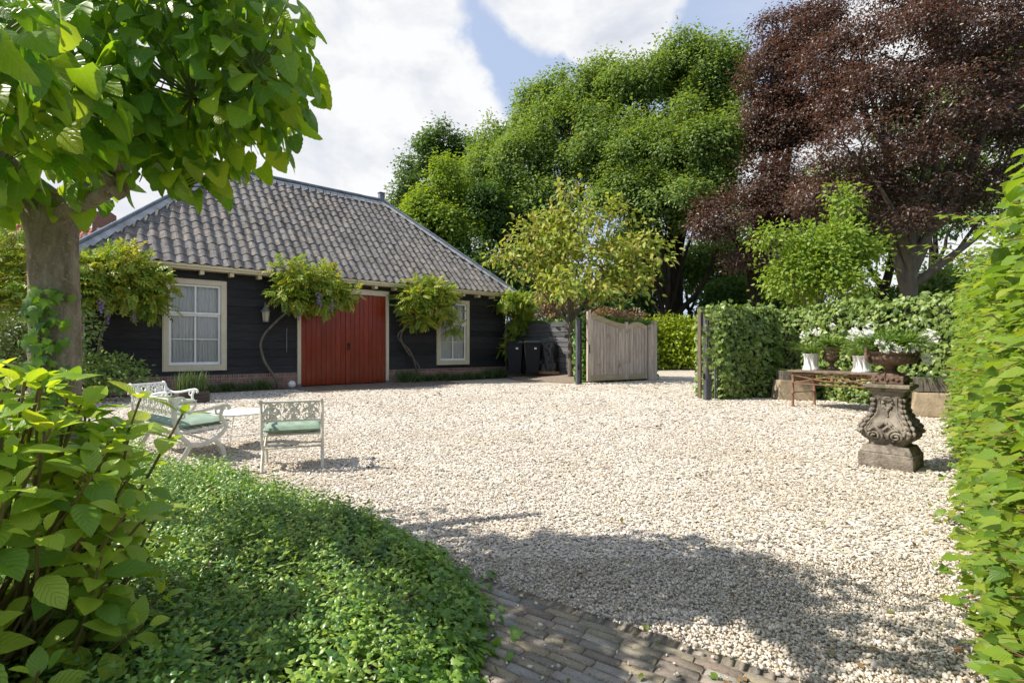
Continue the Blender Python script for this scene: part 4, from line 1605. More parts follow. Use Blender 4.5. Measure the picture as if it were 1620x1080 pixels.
# ------------------------------------------------------------------ trees
def crown_leaves(lobes, n, size, clump=26, cs=.55, seed=1, shell=(.55, 1.05), up=.5, out=.6, flat=.7, sub=0):
    r = np.random.default_rng(seed)
    if sub:
        fine = []
        for l in lobes:
            for k in range(sub):
                d = rdir(1, r)[0]
                d[2] = abs(d[2]) if d[2] < -.4 else d[2]
                q = r.uniform(.55, .85)
                m = 1.02 - q * .72
                fine.append((l[0] + d[0] * l[3] * m, l[1] + d[1] * l[4] * m, l[2] + d[2] * l[5] * m, l[3] * q, l[4] * q, l[5] * q))
        lobes = fine
    LC = np.array([l[:3] for l in lobes], float)
    areas = np.array([(l[3] * l[4] + l[4] * l[5] + l[3] * l[5]) for l in lobes])
    P, Nn, O = [], [], []
    for l, a in zip(lobes, areas):
        k = max(3, int(n * a / areas.sum() / clump))
        d = rdir(k, r)
        d[:, 2] = np.where(d[:, 2] < -.55, -d[:, 2], d[:, 2])
        rad = r.uniform(shell[0], shell[1], (k, 1)) ** .6
        cen = np.tile(np.array(l[:3]), (k, 1))
        if sub:
            ph = r.uniform(0, 6.28, 6)
            wob = np.sin(d[:, :1] * 3.1 + ph[0]) * np.sin(d[:, 1:2] * 3.7 + ph[1]) + .8 * np.sin(d[:, 2:3] * 5.3 + ph[2] + d[:, :1] * 2.2) + .6 * np.sin(d[:, :1] * 8 + ph[3]) * np.sin(d[:, 2:3] * 9 + ph[4])
            rad = rad * (1 + .17 * wob + r.normal(0, .13, (k, 1)))
            nb = LC[np.argsort(np.linalg.norm(LC - np.array(l[:3]), axis=1))[1:4]]
            if len(nb):
                w = np.where(r.random((k, 1)) < .45, r.uniform(.15, .6, (k, 1)), 0)
                cen = cen * (1 - w) + nb[r.integers(0, len(nb), k)] * w
        c = cen + d * rad * np.array(l[3:6])
        of = np.clip(r.normal(size=(k * clump, 3)), -1.7, 1.7)
        cw = np.repeat(r.uniform(.6, 1.35, (k, 1)), clump, 0)
        q = np.repeat(c, clump, 0) + of * cw * cs * np.array((1, 1, flat))
        O.append(of)
        P.append(q)
        dd = np.repeat(unit(d / np.array(l[3:6])), clump, 0)
        Nn.append(dd)
    P, Nn, O = np.concatenate(P), np.concatenate(Nn), np.concatenate(O)
    m = len(P)
    nrm = unit(O * .9 + Nn * out * .5 + np.array((0, 0, up * .9)) + rdir(m, r) * .42)
    tip = unit(O * .5 + Nn * .4 + rdir(m, r) * .6 + np.array((0, 0, -.35)))
    sc = size * r.uniform(.7, 1.3, m)
    return P, frames(tip, nrm), sc


def gated_crown(lobes, n, size, seed, tuft=13, sig=.33, wave=2.6, thr=-.02, flat=1.0, zs=1.0, up=.7):
    """leaf tufts through the crown's volume wherever an uneven noise is dense: pads, hollows, a ragged outline"""
    from mathutils import noise
    r = np.random.default_rng(seed)
    vol = np.array([l[3] * l[4] * l[5] for l in lobes]) ** .75
    need = int(n / tuft)
    P, Nn, got = [], [], 0
    so = Vector(r.uniform(-50, 50, 3))
    while got < need:
        m = need
        li = r.choice(len(lobes), m, p=vol / vol.sum())
        L = np.array(lobes, float)[li]
        d = rdir(m, r)
        rad = r.uniform(.30, 1.14, (m, 1)) ** .75
        c = L[:, :3] + d * rad * L[:, 3:6]
        g = np.array([noise.noise((Vector((p[0], p[1], p[2] * zs)) + so) / wave) + .7 * noise.noise((Vector((p[0], p[1], p[2] * zs)) + so) / (wave * .42)) for p in c])
        k = g > thr + np.clip(rad[:, 0] - .78, 0, 1) * .75
        P.append(c[k])
        Nn.append(unit(d[k] / L[k, 3:6]))
        got += int(k.sum())
    P, Nn = np.concatenate(P)[:need], np.concatenate(Nn)[:need]
    m = len(P) * tuft
    of = np.clip(r.normal(size=(m, 3)), -1.8, 1.8)
    q = np.repeat(P, tuft, 0) + of * sig * np.array((1, 1, flat)) * np.repeat(r.uniform(.6, 1.3, (len(P), 1)), tuft, 0)
    N2 = np.repeat(Nn, tuft, 0)
    nrm = unit(of * .35 + N2 * .45 + np.array((0, 0, up)) + rdir(m, r) * .5)
    tip = unit(of * np.array((1, 1, .4)) * .8 + rdir(m, r) * .5 + np.array((0, 0, -.35)))
    return q, frames(tip, nrm), size * r.uniform(.65, 1.35, m)


def limb(mb, a, b, r0, r1, bend=.12, n=7, seed=0):
    rr = random.Random(seed)
    a, b = Vector(a), Vector(b)
    L = (b - a).length
    pts = []
    off = Vector((rr.uniform(-1, 1), rr.uniform(-1, 1), rr.uniform(-.3, .8))) * L * bend
    for i in range(n + 1):
        t = i / n
        pts.append(a.lerp(b, t) + off * math.sin(PI * t) + Vector((rr.uniform(-1, 1), rr.uniform(-1, 1), 0)) * L * .012)
    mb.tube(pts, [r0 + (r1 - r0) * (i / n) ** .8 for i in range(n + 1)], 8)


def tree(name, label, base, lobes, n, size, leaf, bark, tr, fork, seed, group=None, clump=26, cs=.55, tmpl=None, lean=(0, 0), shell=(.55, 1.05), limbs=True, extra=(), cat='tree', flat=.7, up=.5, out=.6, sub=0, gate=None):
    t = thing(name, label, cat, (base[0], base[1], 0), 0, group)
    B = np.array((base[0], base[1], 0))
    lo = [tuple(np.array(l[:3]) - B) + tuple(l[3:]) for l in lobes]
    tk = MB()
    f = Vector((lean[0], lean[1], fork))
    pts = [Vector((0, 0, -.1)), Vector((0, 0, .3)), f * .35 + Vector((0, 0, 0)), f * .7, f]
    tk.tube(spline(pts, 5), [tr * 1.35, tr * 1.0] + [tr * (1 - .25 * i / 18) for i in range(19)], 12)
    if limbs:
        for i, l in enumerate(lo):
            tgt = Vector(l[:3])
            limb(tk, f - Vector((0, 0, fork * .12 * (i % 3))), tgt, tr * .5, tr * .12, .10, 8, seed + i)
            rr = random.Random(seed * 31 + i)
            for k in range(5):
                d = Vector((rr.gauss(0, 1), rr.gauss(0, 1), rr.gauss(.3, .7))).normalized()
                limb(tk, tgt.lerp(f, rr.uniform(0, .45)), tgt + Vector((d.x * l[3], d.y * l[4], d.z * l[5])) * .85, tr * .15, tr * .03, .15, 6, seed * 7 + i * 5 + k)
    for e in extra:
        tk.tube(spline([Vector(p) - Vector(B) for p in e[0]], 6), e[1], 8)
    tk.build('trunk', M[bark], t, 60)
    if gate:
        P, R, sc = gated_crown(lo, n, size, seed, **gate)
    else:
        P, R, sc = crown_leaves(lo, n, size, clump, cs, seed, shell, flat=flat, up=up, out=out, sub=sub)
    scatter('crown', tmpl or T_DIA, P, R, sc, M[leaf], t)
    return t


def lob(px, py, Y, rx, rz, ry=None):
    """a lobe of a crown seen around a photo pixel at distance Y, with its radii in photo pixels"""
    k = Y / F
    return ((px - 810) * k, Y, CH + (HY - py) * k, rx * k, (ry or rx) * k, rz * k)


OG = 'tall green trees behind the barn and gate'
# the big oaks in the middle of the picture
tree('oak_tree', 'tall green oak right behind the golden walnut, its rounded crown left of the tallest oak', (3.0, 38), [lob(900, 210, 38, 75, 60), lob(835, 260, 37, 62, 60), lob(945, 250, 36, 70, 65), lob(880, 330, 36, 75, 65), lob(815, 370, 38, 60, 70), lob(930, 160, 40, 60, 45), lob(870, 160, 41, 50, 40), lob(815, 205, 41, 45, 40), lob(790, 255, 40, 50, 50), lob(765, 310, 39, 50, 60), lob(970, 130, 41, 50, 40)],
     96000, .24, 'oak_leaf', 'bark_dark', .55, 7.0, 11, OG, gate=dict(thr=.03, wave=2.2))
tree('oak_tree', 'tallest green oak, its top beside the purple beech', (12.0, 37), [lob(1010, 150, 38, 60, 50), lob(1085, 120, 38, 70, 55), lob(1140, 130, 37, 55, 60), lob(1040, 230, 37, 75, 60), lob(1130, 220, 36, 60, 60), lob(1000, 250, 38, 60, 70)],
     78000, .25, 'oak_leaf', 'bark_dark', .6, 8.5, 12, OG, gate=dict(thr=.03, wave=2.2))
tree('oak_tree', 'lower spreading green oak with a dark forked trunk behind the gate opening', (9.9, 33), [lob(1030, 250, 33, 70, 38), lob(1110, 235, 32, 65, 38), lob(985, 310, 33, 55, 40), lob(1055, 320, 32, 75, 38), lob(1130, 300, 32, 45, 40), lob(1000, 380, 33, 40, 28), lob(1075, 190, 33, 50, 28)],
     66000, .22, 'oak_leaf', 'bark_dark', .32, 3.6, 13, OG, gate=dict(sig=.29, wave=1.9, thr=.04), lean=(.3, 0),
     extra=[([(9.95, 33, 2.4), (10.9, 33, 3.6), (12.2, 32.6, 5.2), (13.2, 32.4, 7.6)], [.23, .10]), ([(10, 33, 3.0), (9.5, 33.3, 5.5), (8.6, 33.5, 9.5)], [.2, .08])])
tree('maple_tree', 'bright yellow green maple rising just right of the barn roof end', (-4.6, 35), [lob(705, 300, 35, 38, 45), lob(680, 350, 34, 40, 45), lob(725, 360, 34, 42, 50), lob(660, 400, 35, 40, 40), lob(700, 420, 33, 45, 40)],
     34000, .23, 'lime_leaf', 'bark_dark', .35, 5, 14, OG, gate=dict(wave=2.0, thr=.02))
tree('oak_tree', 'dark green tree at the far left of the tree line, behind the barn ridge', (-7.5, 46), [lob(650, 280, 46, 30, 45), lob(690, 245, 46, 45, 35), lob(740, 250, 45, 45, 40), lob(640, 330, 45, 30, 40), lob(770, 300, 44, 45, 55), lob(630, 400, 45, 40, 50), lob(790, 240, 45, 40, 45), lob(720, 300, 46, 60, 60), lob(700, 225, 46, 40, 28)],
     32000, .29, 'dark_leaf', 'bark_dark', .5, 8, 15, OG, gate=dict(wave=2.0, thr=.02))
tree('lime_tree', 'dark leafy tree between the yellow maple and the oaks, low behind the barn roof', (1.0, 34), [lob(770, 340, 35, 45, 55), lob(760, 420, 34, 50, 50), lob(830, 430, 35, 60, 45), lob(850, 380, 38, 60, 60)],
     36000, .24, 'dark_leaf', 'bark_dark', .42, 5, 16, OG, gate=dict(wave=2.0, thr=.02))
# the purple beeches
BG = 'copper beeches on the right'
tree('copper_beech', 'great copper beech with a pale grey trunk behind the ivy hedge', (18.85, 24), [lob(1440, 70, 24, 85, 65), lob(1545, 60, 25, 80, 70), lob(1380, 150, 24, 75, 60), lob(1480, 180, 23, 90, 60), lob(1580, 180, 24, 75, 70), lob(1350, 240, 23, 75, 50), lob(1440, 280, 23, 80, 50), lob(1560, 290, 24, 80, 60), lob(1500, -30, 26, 110, 60), lob(1330, 95, 26, 60, 55), lob(1430, 350, 22.5, 55, 28), lob(1640, 100, 26, 70, 120), lob(1310, 310, 23, 55, 35)],
     116000, .145, 'beech_leaf', 'bark_beech', .40, 6.2, 21, BG, gate=dict(sig=.30, wave=2.0, flat=.45, zs=2.0, tuft=15, thr=-.08),
     extra=[([(18.9, 24, 3.2), (18.2, 24, 6), (17.6, 24, 9.5)], [.26, .14]), ([(19.0, 24, 4.2), (20.6, 23.6, 5.6), (22.5, 23.2, 7.2)], [.22, .08])])
tree('copper_beech', 'darker copper beech further left, its crown beside the tallest oak', (14.4, 30), [lob(1225, 110, 30, 50, 55), lob(1270, 70, 31, 50, 40), lob(1230, 200, 30, 55, 55), lob(1290, 170, 29, 60, 55), lob(1210, 300, 29, 60, 55), lob(1140, 350, 28, 55, 40), lob(1260, 330, 28, 50, 45), lob(1190, 400, 28, 50, 30), lob(1230, 40, 32, 35, 35), lob(1290, 30, 32, 45, 30)],
     68000, .165, 'beech_leaf', 'bark_dark', .44, 6.5, 22, BG, gate=dict(sig=.32, wave=2.2, flat=.45, zs=2.0, tuft=15, thr=-.08),
     extra=[([(14.4, 30, 1), (14.3, 30, 6), (14.8, 30, 11)], [.4, .2])])
# trees further back, right
FG = 'green trees beyond the hedge'
tree('oak_tree', 'green tree seen through the gap under the purple crowns, left of the pale trunk', (22, 46), [lob(1300, 330, 46, 70, 60), lob(1210, 370, 47, 60, 60), lob(1390, 380, 46, 45, 40), lob(1250, 430, 45, 60, 40)],
     14000, .38, 'oak_leaf', 'bark_dark', .45, 7, 31, FG, 26, .8, lean=(1.2, 0))
tree('oak_tree', 'green tree glimpsed behind the right copper beech', (40, 48), [lob(1520, 330, 48, 75, 70), lob(1600, 280, 48, 75, 110), lob(1470, 210, 50, 70, 70), lob(1520, 440, 46, 55, 30), lob(1590, 150, 50, 60, 70)],
     18000, .38, 'oak_leaf', 'bark_dark', .5, 7, 32, FG, 26, .8)
tree('oak_tree', 'slender green tree over the drive beyond the gate opening', (15.5, 44), [lob(1130, 420, 44, 45, 40), lob(1080, 440, 45, 40, 40), lob(1170, 450, 44, 40, 35), lob(1020, 430, 44, 45, 45)],
     15000, .34, 'oak_leaf', 'bark_dark', .3, 4.5, 33, FG, 26, .7)
for i, (px, Y, w, le, lb) in enumerate(((1372, 33, .38, 2.2, 'dark leaning bare trunk between the young tree and the pale beech trunk'), (1418, 40, .3, .6, 'thin dark trunk just left of the pale beech trunk'))):
    x = (px - 810) / F * Y
    t = thing('tree_stem', lb, 'tree', (x, Y, 0), 0, 'bare trunks in the wood')
    m = MB()
    m.tube(spline([(0, 0, -.1), (le * .15, 0, 2), (le * .5, 0, 5), (le, 0, 9)], 5), [w, w * .55], 10)
    limb(m, (le * .5, 0, 5), (le * .5 - 3, 0, 9), w * .5, .06, .1, 6, i)
    limb(m, (le, 0, 9), (le + 2, 1, 13), w * .5, .06, .1, 6, i + 5)
    m.build('trunk', M['bark_dark'], t, 60)
    P, R, sc = crown_leaves([(le, 0, 11, 3.2, 3, 2.2), (le - 2.5, 0, 9.5, 2.4, 2, 1.8)], 5000, .34, 26, .6, 50 + i)
    scatter('crown', T_DIA, P, R, sc, M['dark_leaf'], t)


def woodland():
    """the far wood that closes the view, one mass"""
    P, Nn = [], []
    r = np.random.default_rng(77)
    k = 900
    x = r.uniform(-70, 95, k)
    y = 66 + r.uniform(-3, 10, k)
    top = 6.5 + 3 * np.sin(x * .21) + 2 * np.sin(x * .53 + 1)
    z = r.random(k) ** .8 * top
    c = np.stack([x, y, z], 1)
    q = np.repeat(c, 30, 0) + r.normal(size=(k * 30, 3)) * np.array((1.3, 1.0, .9))
    n = len(q)
    o = scatter('woodland', T_DIA, q, frames(rdir(n, r), unit(np.array((-.3, -.6, .6)) + rdir(n, r) * .7)), .55 * r.uniform(.7, 1.3, n), M['dark_leaf'])
    tag(o, 'far green wood closing the view behind the gate', 'woodland', None, 'stuff')


woodland()


def shrub(name, label, base, lobes, n, size, leaf, seed, group=None, cat='shrub', clump=20, cs=.16, tmpl=None, stem=.03, bark='bark_dark', up=.5):
    t = thing(name, label, cat, (base[0], base[1], base[2] if len(base) > 2 else 0), 0, group)
    B = np.array((base[0], base[1], base[2] if len(base) > 2 else 0))
    lo = [tuple(np.array(l[:3]) - B) + tuple(l[3:]) for l in lobes]
    m = MB()
    for i, l in enumerate(lo):
        limb(m, (random.uniform(-.1, .1), random.uniform(-.1, .1), -.02), Vector(l[:3]), stem, stem * .3, .1, 6, seed + i)
    m.build('stem', M[bark], t, 60)
    P, R, sc = crown_leaves(lo, n, size, clump, cs, seed, up=up)
    scatter('foliage', tmpl or T_DIA, P, R, sc, M[leaf], t)
    return t


# bright laurels beyond the drive
LG = 'laurel bushes beyond the drive'
for i, (px, w, lb) in enumerate(((1040, 34, 'bright yellow green laurel bush beyond the drive, right behind the gate end'), (1078, 32, 'bright yellow green laurel bush beyond the drive, middle of the opening'), (1112, 34, 'bright yellow green laurel bush beyond the drive, touching the dark hedge post'))):
    Y = 30.5 - i * .4
    shrub('laurel_bush', lb, ((px - 810) / F * Y, Y), [lob(px, 532, Y, w * .75, 26), lob(px - 12, 552, Y - .4, w * .6, 22), lob(px + 12, 556, Y - .4, w * .6, 22), lob(px, 570, Y - .5, w * .6, 14)], 4200, .24, 'laurel_leaf', 60 + i, LG, cs=.3)
# fill bushes between trunks
for i, (px, py, Y, rx, rz, lf, lb) in enumerate(((990, 470, 38, 50, 45, 'dark_leaf', 'dark bush below the oaks, left of the forked trunk'), (1160, 480, 36, 45, 35, 'dark_leaf', 'dark bush above the left end of the ivy hedge'),
                                             (1235, 478, 38, 45, 30, 'oak_leaf', 'green bush behind the young yellow green tree'), (1500, 470, 34, 55, 32, 'oak_leaf', 'green bush right of the pale beech trunk'), (1390, 485, 36, 45, 22, 'dark_leaf', 'low dark bush behind the hedge near the leaning trunk'), (930, 485, 30, 45, 30, 'dark_leaf', 'dark ivy clad bush directly above the wooden gate'),
                                             (740, 455, 33, 55, 40, 'dark_leaf', 'dark bush behind the right end of the barn roof'))):
    shrub('bush', lb, ((px - 810) / F * Y, Y), [lob(px, py, Y, rx, rz), lob(px - rx * .5, py + rz * .5, Y, rx * .6, rz * .7), lob(px + rx * .5, py + rz * .5, Y, rx * .6, rz * .7)], 5200, .32, lf, 70 + i, 'bushes under the trees', cs=.4)
# pink and bronze shrubs over the fence
shrub('pieris_shrub', 'pink bronze flowering shrub showing over the dark board fence', (1.5, 23.4), [lob(855, 490, 23, 32, 20), lob(885, 485, 23.4, 26, 22), lob(830, 498, 23, 18, 14), lob(868, 480, 23.8, 16, 14)], 3000, .15, 'pink_leaf', 81, None, cs=.2)
shrub('pieris_shrub', 'pink bronze shrub showing over the swooping top of the gate', (4.2, 21.6), [lob(970, 505, 21.4, 26, 10), lob(1000, 506, 21.4, 16, 9), lob(950, 500, 21.6, 20, 9)], 1500, .14, 'pink_leaf', 82, None, cs=.14)

# the young tree behind the hedge
tree('young_tree', 'young yellow green tree with an open crown rising behind the ivy hedge', (8.95, 14.9), [lob(1290, 425, 15, 45, 40), lob(1330, 390, 15, 38, 35), lob(1250, 440, 15, 38, 35), lob(1310, 460, 15, 60, 30), lob(1365, 420, 15, 28, 32), lob(1270, 385, 15, 26, 24), lob(1335, 330, 15.2, 16, 34), lob(1215, 385, 15, 16, 20), lob(1385, 395, 15, 12, 16)],
     10000, .13, 'lime_leaf', 'bark_grey', .07, 1.6, 41, None, 22, .22, t_diamond(.62, .08, .12), shell=(.3, 1.05))
# the golden walnut by the gate
tree('walnut_tree', 'small golden leaved walnut tree with a slim grey trunk beside the gate', (2.27, 19.6), [lob(905, 420, 19.4, 60, 50), lob(845, 430, 19.2, 48, 42), lob(970, 420, 19, 52, 42), lob(930, 365, 19.6, 45, 42), lob(870, 375, 19.6, 40, 38), lob(1015, 410, 19, 34, 30), lob(800, 410, 19, 30, 26), lob(905, 460, 18.8, 75, 24), lob(990, 455, 18.8, 38, 22), lob(905, 310, 19.8, 22, 26), lob(975, 345, 19.4, 24, 26), lob(835, 380, 19.4, 30, 30), lob(1030, 385, 19, 22, 26)],
     4700, .235, 'walnut_leaf', 'bark_grey', .115, 2.5, 42, None, 15, .27, t_leaf(3, lambda t: .24 * math.sin(PI * t ** .8), .1, .3), shell=(.3, 1.12), up=.35)


# ------------------------------------------------------------------ ivy hedges
def ivy_hedge(label, p0, p1, thick, h, n, size, seed, leaf='ivy_hedge_leaf', bulge=.10, name='ivy_hedge', grp=None, top=1.0, z0=0.0, hang=0.0):
    p0, p1 = Vector((p0[0], p0[1], 0)), Vector((p1[0], p1[1], 0))
    L = (p1 - p0).length
    t = thing(name, label, 'hedge', p0, math.atan2(p1.y - p0.y, p1.x - p0.x), grp)
    r = np.random.default_rng(seed)
    c = MB()
    c.box(.05, L - .05, .10, thick - .08, z0, h - .12)
    c.build('woody_core', M['hedge_core'], t)
    areas = np.array([L * (h - z0), L * thick * 1.3, thick * (h - z0), thick * (h - z0), L * (h - z0) * .4])
    cnt = (n * areas / areas.sum()).astype(int)
    P, Nn = [], []
    for k, m in enumerate(cnt):
        u, v = r.random(m), r.random(m)
        b = r.normal(0, .05, m)
        zz = z0 + v * (h - z0)
        wob = bulge * (np.sin(u * L * 2.1 + seed) * .5 + np.sin(u * L * 5.3 + zz * 2.2) * .35 + np.sin(zz * 4 + u * 3) * .3)
        if k == 0:
            q = np.stack([u * L, b - wob, zz], 1)
            nn = np.array((0, -1, .25))
        elif k == 1:
            q = np.stack([u * L, v * thick, h + b + wob * .8 + r.exponential(.03, m)], 1)
            nn = np.array((0, -.2, 1))
        elif k == 2:
            q = np.stack([b, u * thick, zz], 1)
            nn = np.array((-1, 0, .2))
        elif k == 3:
            q = np.stack([L + b, u * thick, zz], 1)
            nn = np.array((1, 0, .2))
        else:
            q = np.stack([u * L, thick - b, zz], 1)
            nn = np.array((0, 1, .2))
        P.append(q)
        Nn.append(np.tile(nn, (m, 1)))
    P, Nn = np.concatenate(P), np.concatenate(Nn)
    P[:, 2] = np.maximum(P[:, 2], z0 + .01)
    m = len(P)
    nrm = unit(unit(Nn) + rdir(m, r) * .6)
    tip = unit(np.array((0, 0, -1.0)) + rdir(m, r) * .75 + Nn * .15)
    scatter('foliage', T_IVY, P, frames(tip, nrm), size * r.uniform(.55, 1.3, m), M[leaf], t, 'stuff')
    return t


ivy_hedge('ivy covered hedge panel standing right of the dark post', (5.02, 12.08), (6.75, 12.75), .85, 2.16, 6500, .105, 91)
ivy_hedge('long ivy clad hedge behind the rusty table', (7.02, 13.7), (8.85, 6.9), .9, 2.16, 13500, .10, 92)
ivy_hedge('ivy bank growing behind the open wooden gate', (2.55, 18.05), (5.75, 20.2), .55, 2.25, 4200, .12, 93, 'ivy_leaf')
ivy_hedge('strip of ivy along the top of the dark board fence', (-.2, 22.5), (2.36, 20.3), .25, 2.36, 900, .11, 94, 'ivy_leaf', z0=2.20, name='ivy_strip')


# ------------------------------------------------------------------ wisterias on the barn
def wisteria(label, stem_pts, stem_r, lobes, n, leaf, seed, flowers=0, twin=False, base=None):
    b = Vector(stem_pts[0])
    stem_r *= .78
    t = thing('wisteria', label, 'wisteria', (b.x, b.y, 0), 0, 'wisterias trained on the barn')
    m = MB()
    loc = [Vector(p) - Vector((b.x, b.y, 0)) for p in stem_pts]
    sp = spline(loc, 7)
    if twin:
        for k in (0, 1):
            q = [p + Vector((.055 * math.cos(i * .45 + k * PI), .05 * math.sin(i * .45 + k * PI), 0)) for i, p in enumerate(sp)]
            m.tube(q, [stem_r * .75, stem_r * .5], 8)
    else:
        m.tube(sp, [stem_r * 1.15, stem_r * .65], 9)
    top = loc[-1]
    lo = [tuple(Vector(l[:3]) - Vector((b.x, b.y, 0))) + tuple(l[3:]) for l in lobes]
    for i, l in enumerate(lo):
        limb(m, top, Vector(l[:3]), stem_r * .5, stem_r * .15, .12, 6, seed + i)
    m.build('trunk', M['bark_grey'], t, 60)
    P, R, sc = crown_leaves(lo, int(n * 1.1), .26, 7, .12, seed, (.3, 1.1), up=.8, out=.7)
    scatter('foliage', T_COMP, P, R, sc, M[leaf], t, 'stuff')
    r = random.Random(seed)
    for k in range(flowers):
        l = lo[r.randrange(len(lo))]
        c = Vector(l[:3]) + Vector((r.uniform(-.9, .9) * l[3], -abs(r.uniform(.6, 1.0)) * l[4], r.uniform(-.95, -.1) * l[5]))
        nf = 46
        q = np.array([(r.gauss(0, .035) * (1 - i / nf * .8), r.gauss(0, .035) * (1 - i / nf * .8), -.34 * i / nf) for i in range(nf)]) + np.array(c)
        scatter('flower', T_FLOWER, q, frames(rdir(nf), rdir(nf)), .055, M['petal_purple'], t)
    return t


def wl(s, n, z, rs, rn, rz):
    p = hw(s, n + .22, z + .04)
    return (p.x, p.y, p.z, rs * .92, rn * .9, rz * .9)


wisteria('full wisteria with pale purple flowers between the linden trunk and the left window', [hw(-4.95, .25, 0), hw(-5.0, .3, .9), hw(-4.9, .3, 1.7), hw(-4.7, .35, 2.4)], .05,
         [wl(-4.9, .75, 2.75, .55, .5, .55), wl(-4.35, .75, 2.6, .5, .5, .6), wl(-4.6, .8, 3.15, .6, .45, .4), wl(-4.05, .65, 2.3, .35, .4, .45), wl(-5.3, .8, 2.7, .5, .5, .6), wl(-4.0, .6, 2.85, .4, .4, .35)], 1500, 'wisteria_leaf', 101, 7)
wisteria('wisteria with one curving pale stem and a flat head beside the wall lantern', [hw(-.72, .3, 0), hw(-.85, .3, .35), hw(-1.15, .28, .9), hw(-1.2, .28, 1.5), hw(-.75, .35, 2.1), hw(-.2, .45, 2.6)], .055,
         [wl(-.1, .6, 3.1, .75, .5, .45), wl(.55, .65, 2.85, .6, .5, .4), wl(.05, .65, 2.55, .62, .45, .26), wl(.98, .7, 2.72, .42, .45, .26), wl(-.55, .5, 2.7, .45, .4, .4), wl(-.5, .45, 3.45, .3, .35, .3), wl(.4, .6, 3.3, .5, .4, .25)], 1200, 'wisteria_leaf', 102, 5)
wisteria('wisteria with two twisted stems between the red door and the right window', [hw(3.9, .3, 0), hw(4.1, .3, .5), hw(3.75, .28, 1.1), hw(3.35, .3, 1.65), hw(3.7, .4, 2.15), hw(4.1, .5, 2.6)], .06,
         [wl(4.2, .65, 3.2, .8, .5, .45), wl(4.75, .65, 3.0, .55, .5, .42), wl(3.65, .6, 2.8, .5, .45, .5), wl(4.3, .7, 2.6, .6, .45, .34), wl(3.9, .6, 2.2, .4, .4, .3), wl(5.0, .6, 2.42, .32, .35, .34), wl(5.45, .5, 1.95, .2, .22, .22)], 1150, 'wisteria_leaf', 103, 1, True)
wisteria('green wisteria climbing the right corner of the barn beside the bins', [hw(8.35, .25, 0), hw(8.4, .25, .8), hw(8.35, .22, 1.6), hw(8.4, .3, 2.4), hw(8.5, .35, 2.9)], .05,
         [wl(8.5, .5, 3.0, .75, .5, .4), wl(9.0, .4, 2.8, .6, .5, .4), wl(8.1, .55, 3.1, .5, .4, .25), wl(8.9, .3, 2.2, .35, .3, .5), wl(8.5, .35, 1.5, .3, .3, .25), wl(8.2, .4, 1.1, .28, .28, .18)], 800, 'wisteria_green', 104, 0)
wisteria('yellowing wisteria left of the linden trunk', [(-11.6, 12.4, 0), (-11.7, 12.4, 1), (-11.6, 12.3, 2.2)], .05,
         [(-11.9, 11.9, 3.2, .8, .6, .7), (-12.6, 12, 2.9, .8, .6, .8), (-11.3, 11.9, 2.7, .6, .5, .7), (-12.2, 11.8, 2.1, .8, .6, .6), (-13.2, 12, 2.4, .8, .6, 1.0)], 1100, 'wisteria_leaf', 105, 0)
shrub('garden_bush', 'dark variegated bush at the left edge under the yellowing wisteria', (-10.4, 10.6), [(-10.5, 10.4, 1.25, .75, .6, .6), (-9.7, 10.3, .8, .6, .5, .6), (-10.9, 10.3, .6, .8, .6, .6), (-9.9, 10.2, 1.5, .45, .4, .35)], 5000, .075, 'shrub_leaf', 111, cs=.12)
shrub('garden_bush', 'low green bush behind the linden trunk by the barn corner', (-9.4, 11.5), [(-9.6, 11.4, .6, .6, .5, .5), (-9.0, 11.6, .5, .5, .5, .4), (-10.2, 11.4, 1.6, .6, .5, .7)], 2600, .10, 'oak_leaf', 112, cs=.14)

# low lavender clumps at the foot of the wall
LAV = {1: 'next to the planter', 2: 'second along from the planter', 3: 'third along from the planter', 4: 'at the foot of the curving wisteria stem', 5: 'tallest one, by the twisted wisteria stems', 6: 'just right of the twisted wisteria stems', 7: 'second right of the twisted wisteria stems', 8: 'under the left edge of the right window', 9: 'under the middle of the right window', 10: 'under the right edge of the right window', 11: 'just right of the right window', 12: 'second one left of the barn corner', 13: 'last one, at the barn corner'}
for (s, n, h, k) in [(-2.6, .42, .26, 1), (-2.1, .40, .30, 2), (-1.65, .42, .24, 3), (-1.2, .45, .32, 4), (3.55, .42, .5, 5), (4.05, .40, .34, 6), (4.6, .42, .30, 7), (5.15, .40, .34, 8), (5.7, .42, .30, 9), (6.3, .40, .34, 10), (6.9, .42, .30, 11), (7.4, .40, .42, 12), (7.95, .42, .46, 13)]:
    p = hw(s, n, 0)
    t = thing('lavender_plant', 'green lavender clump by the barn, ' + LAV[k], 'plant', p, 0, 'lavender clumps along the barn')
    m = 170
    r = np.random.default_rng(200 + k)
    a = r.uniform(0, 2 * PI, m)
    d = unit(np.stack([np.cos(a) * .7, np.sin(a) * .7, r.uniform(.5, 1.6, m)], 1))
    q = np.stack([r.normal(0, .10, m), r.normal(0, .08, m), np.full(m, .01)], 1)
    scatter('foliage', t_leaf(3, lambda t: .05 * (1 - t) ** .5 + .002, .05, .2), q, frames(d, unit(np.cross(d, rdir(m, r)))), h * r.uniform(.6, 1.15, m), M['lavender_leaf'], t)


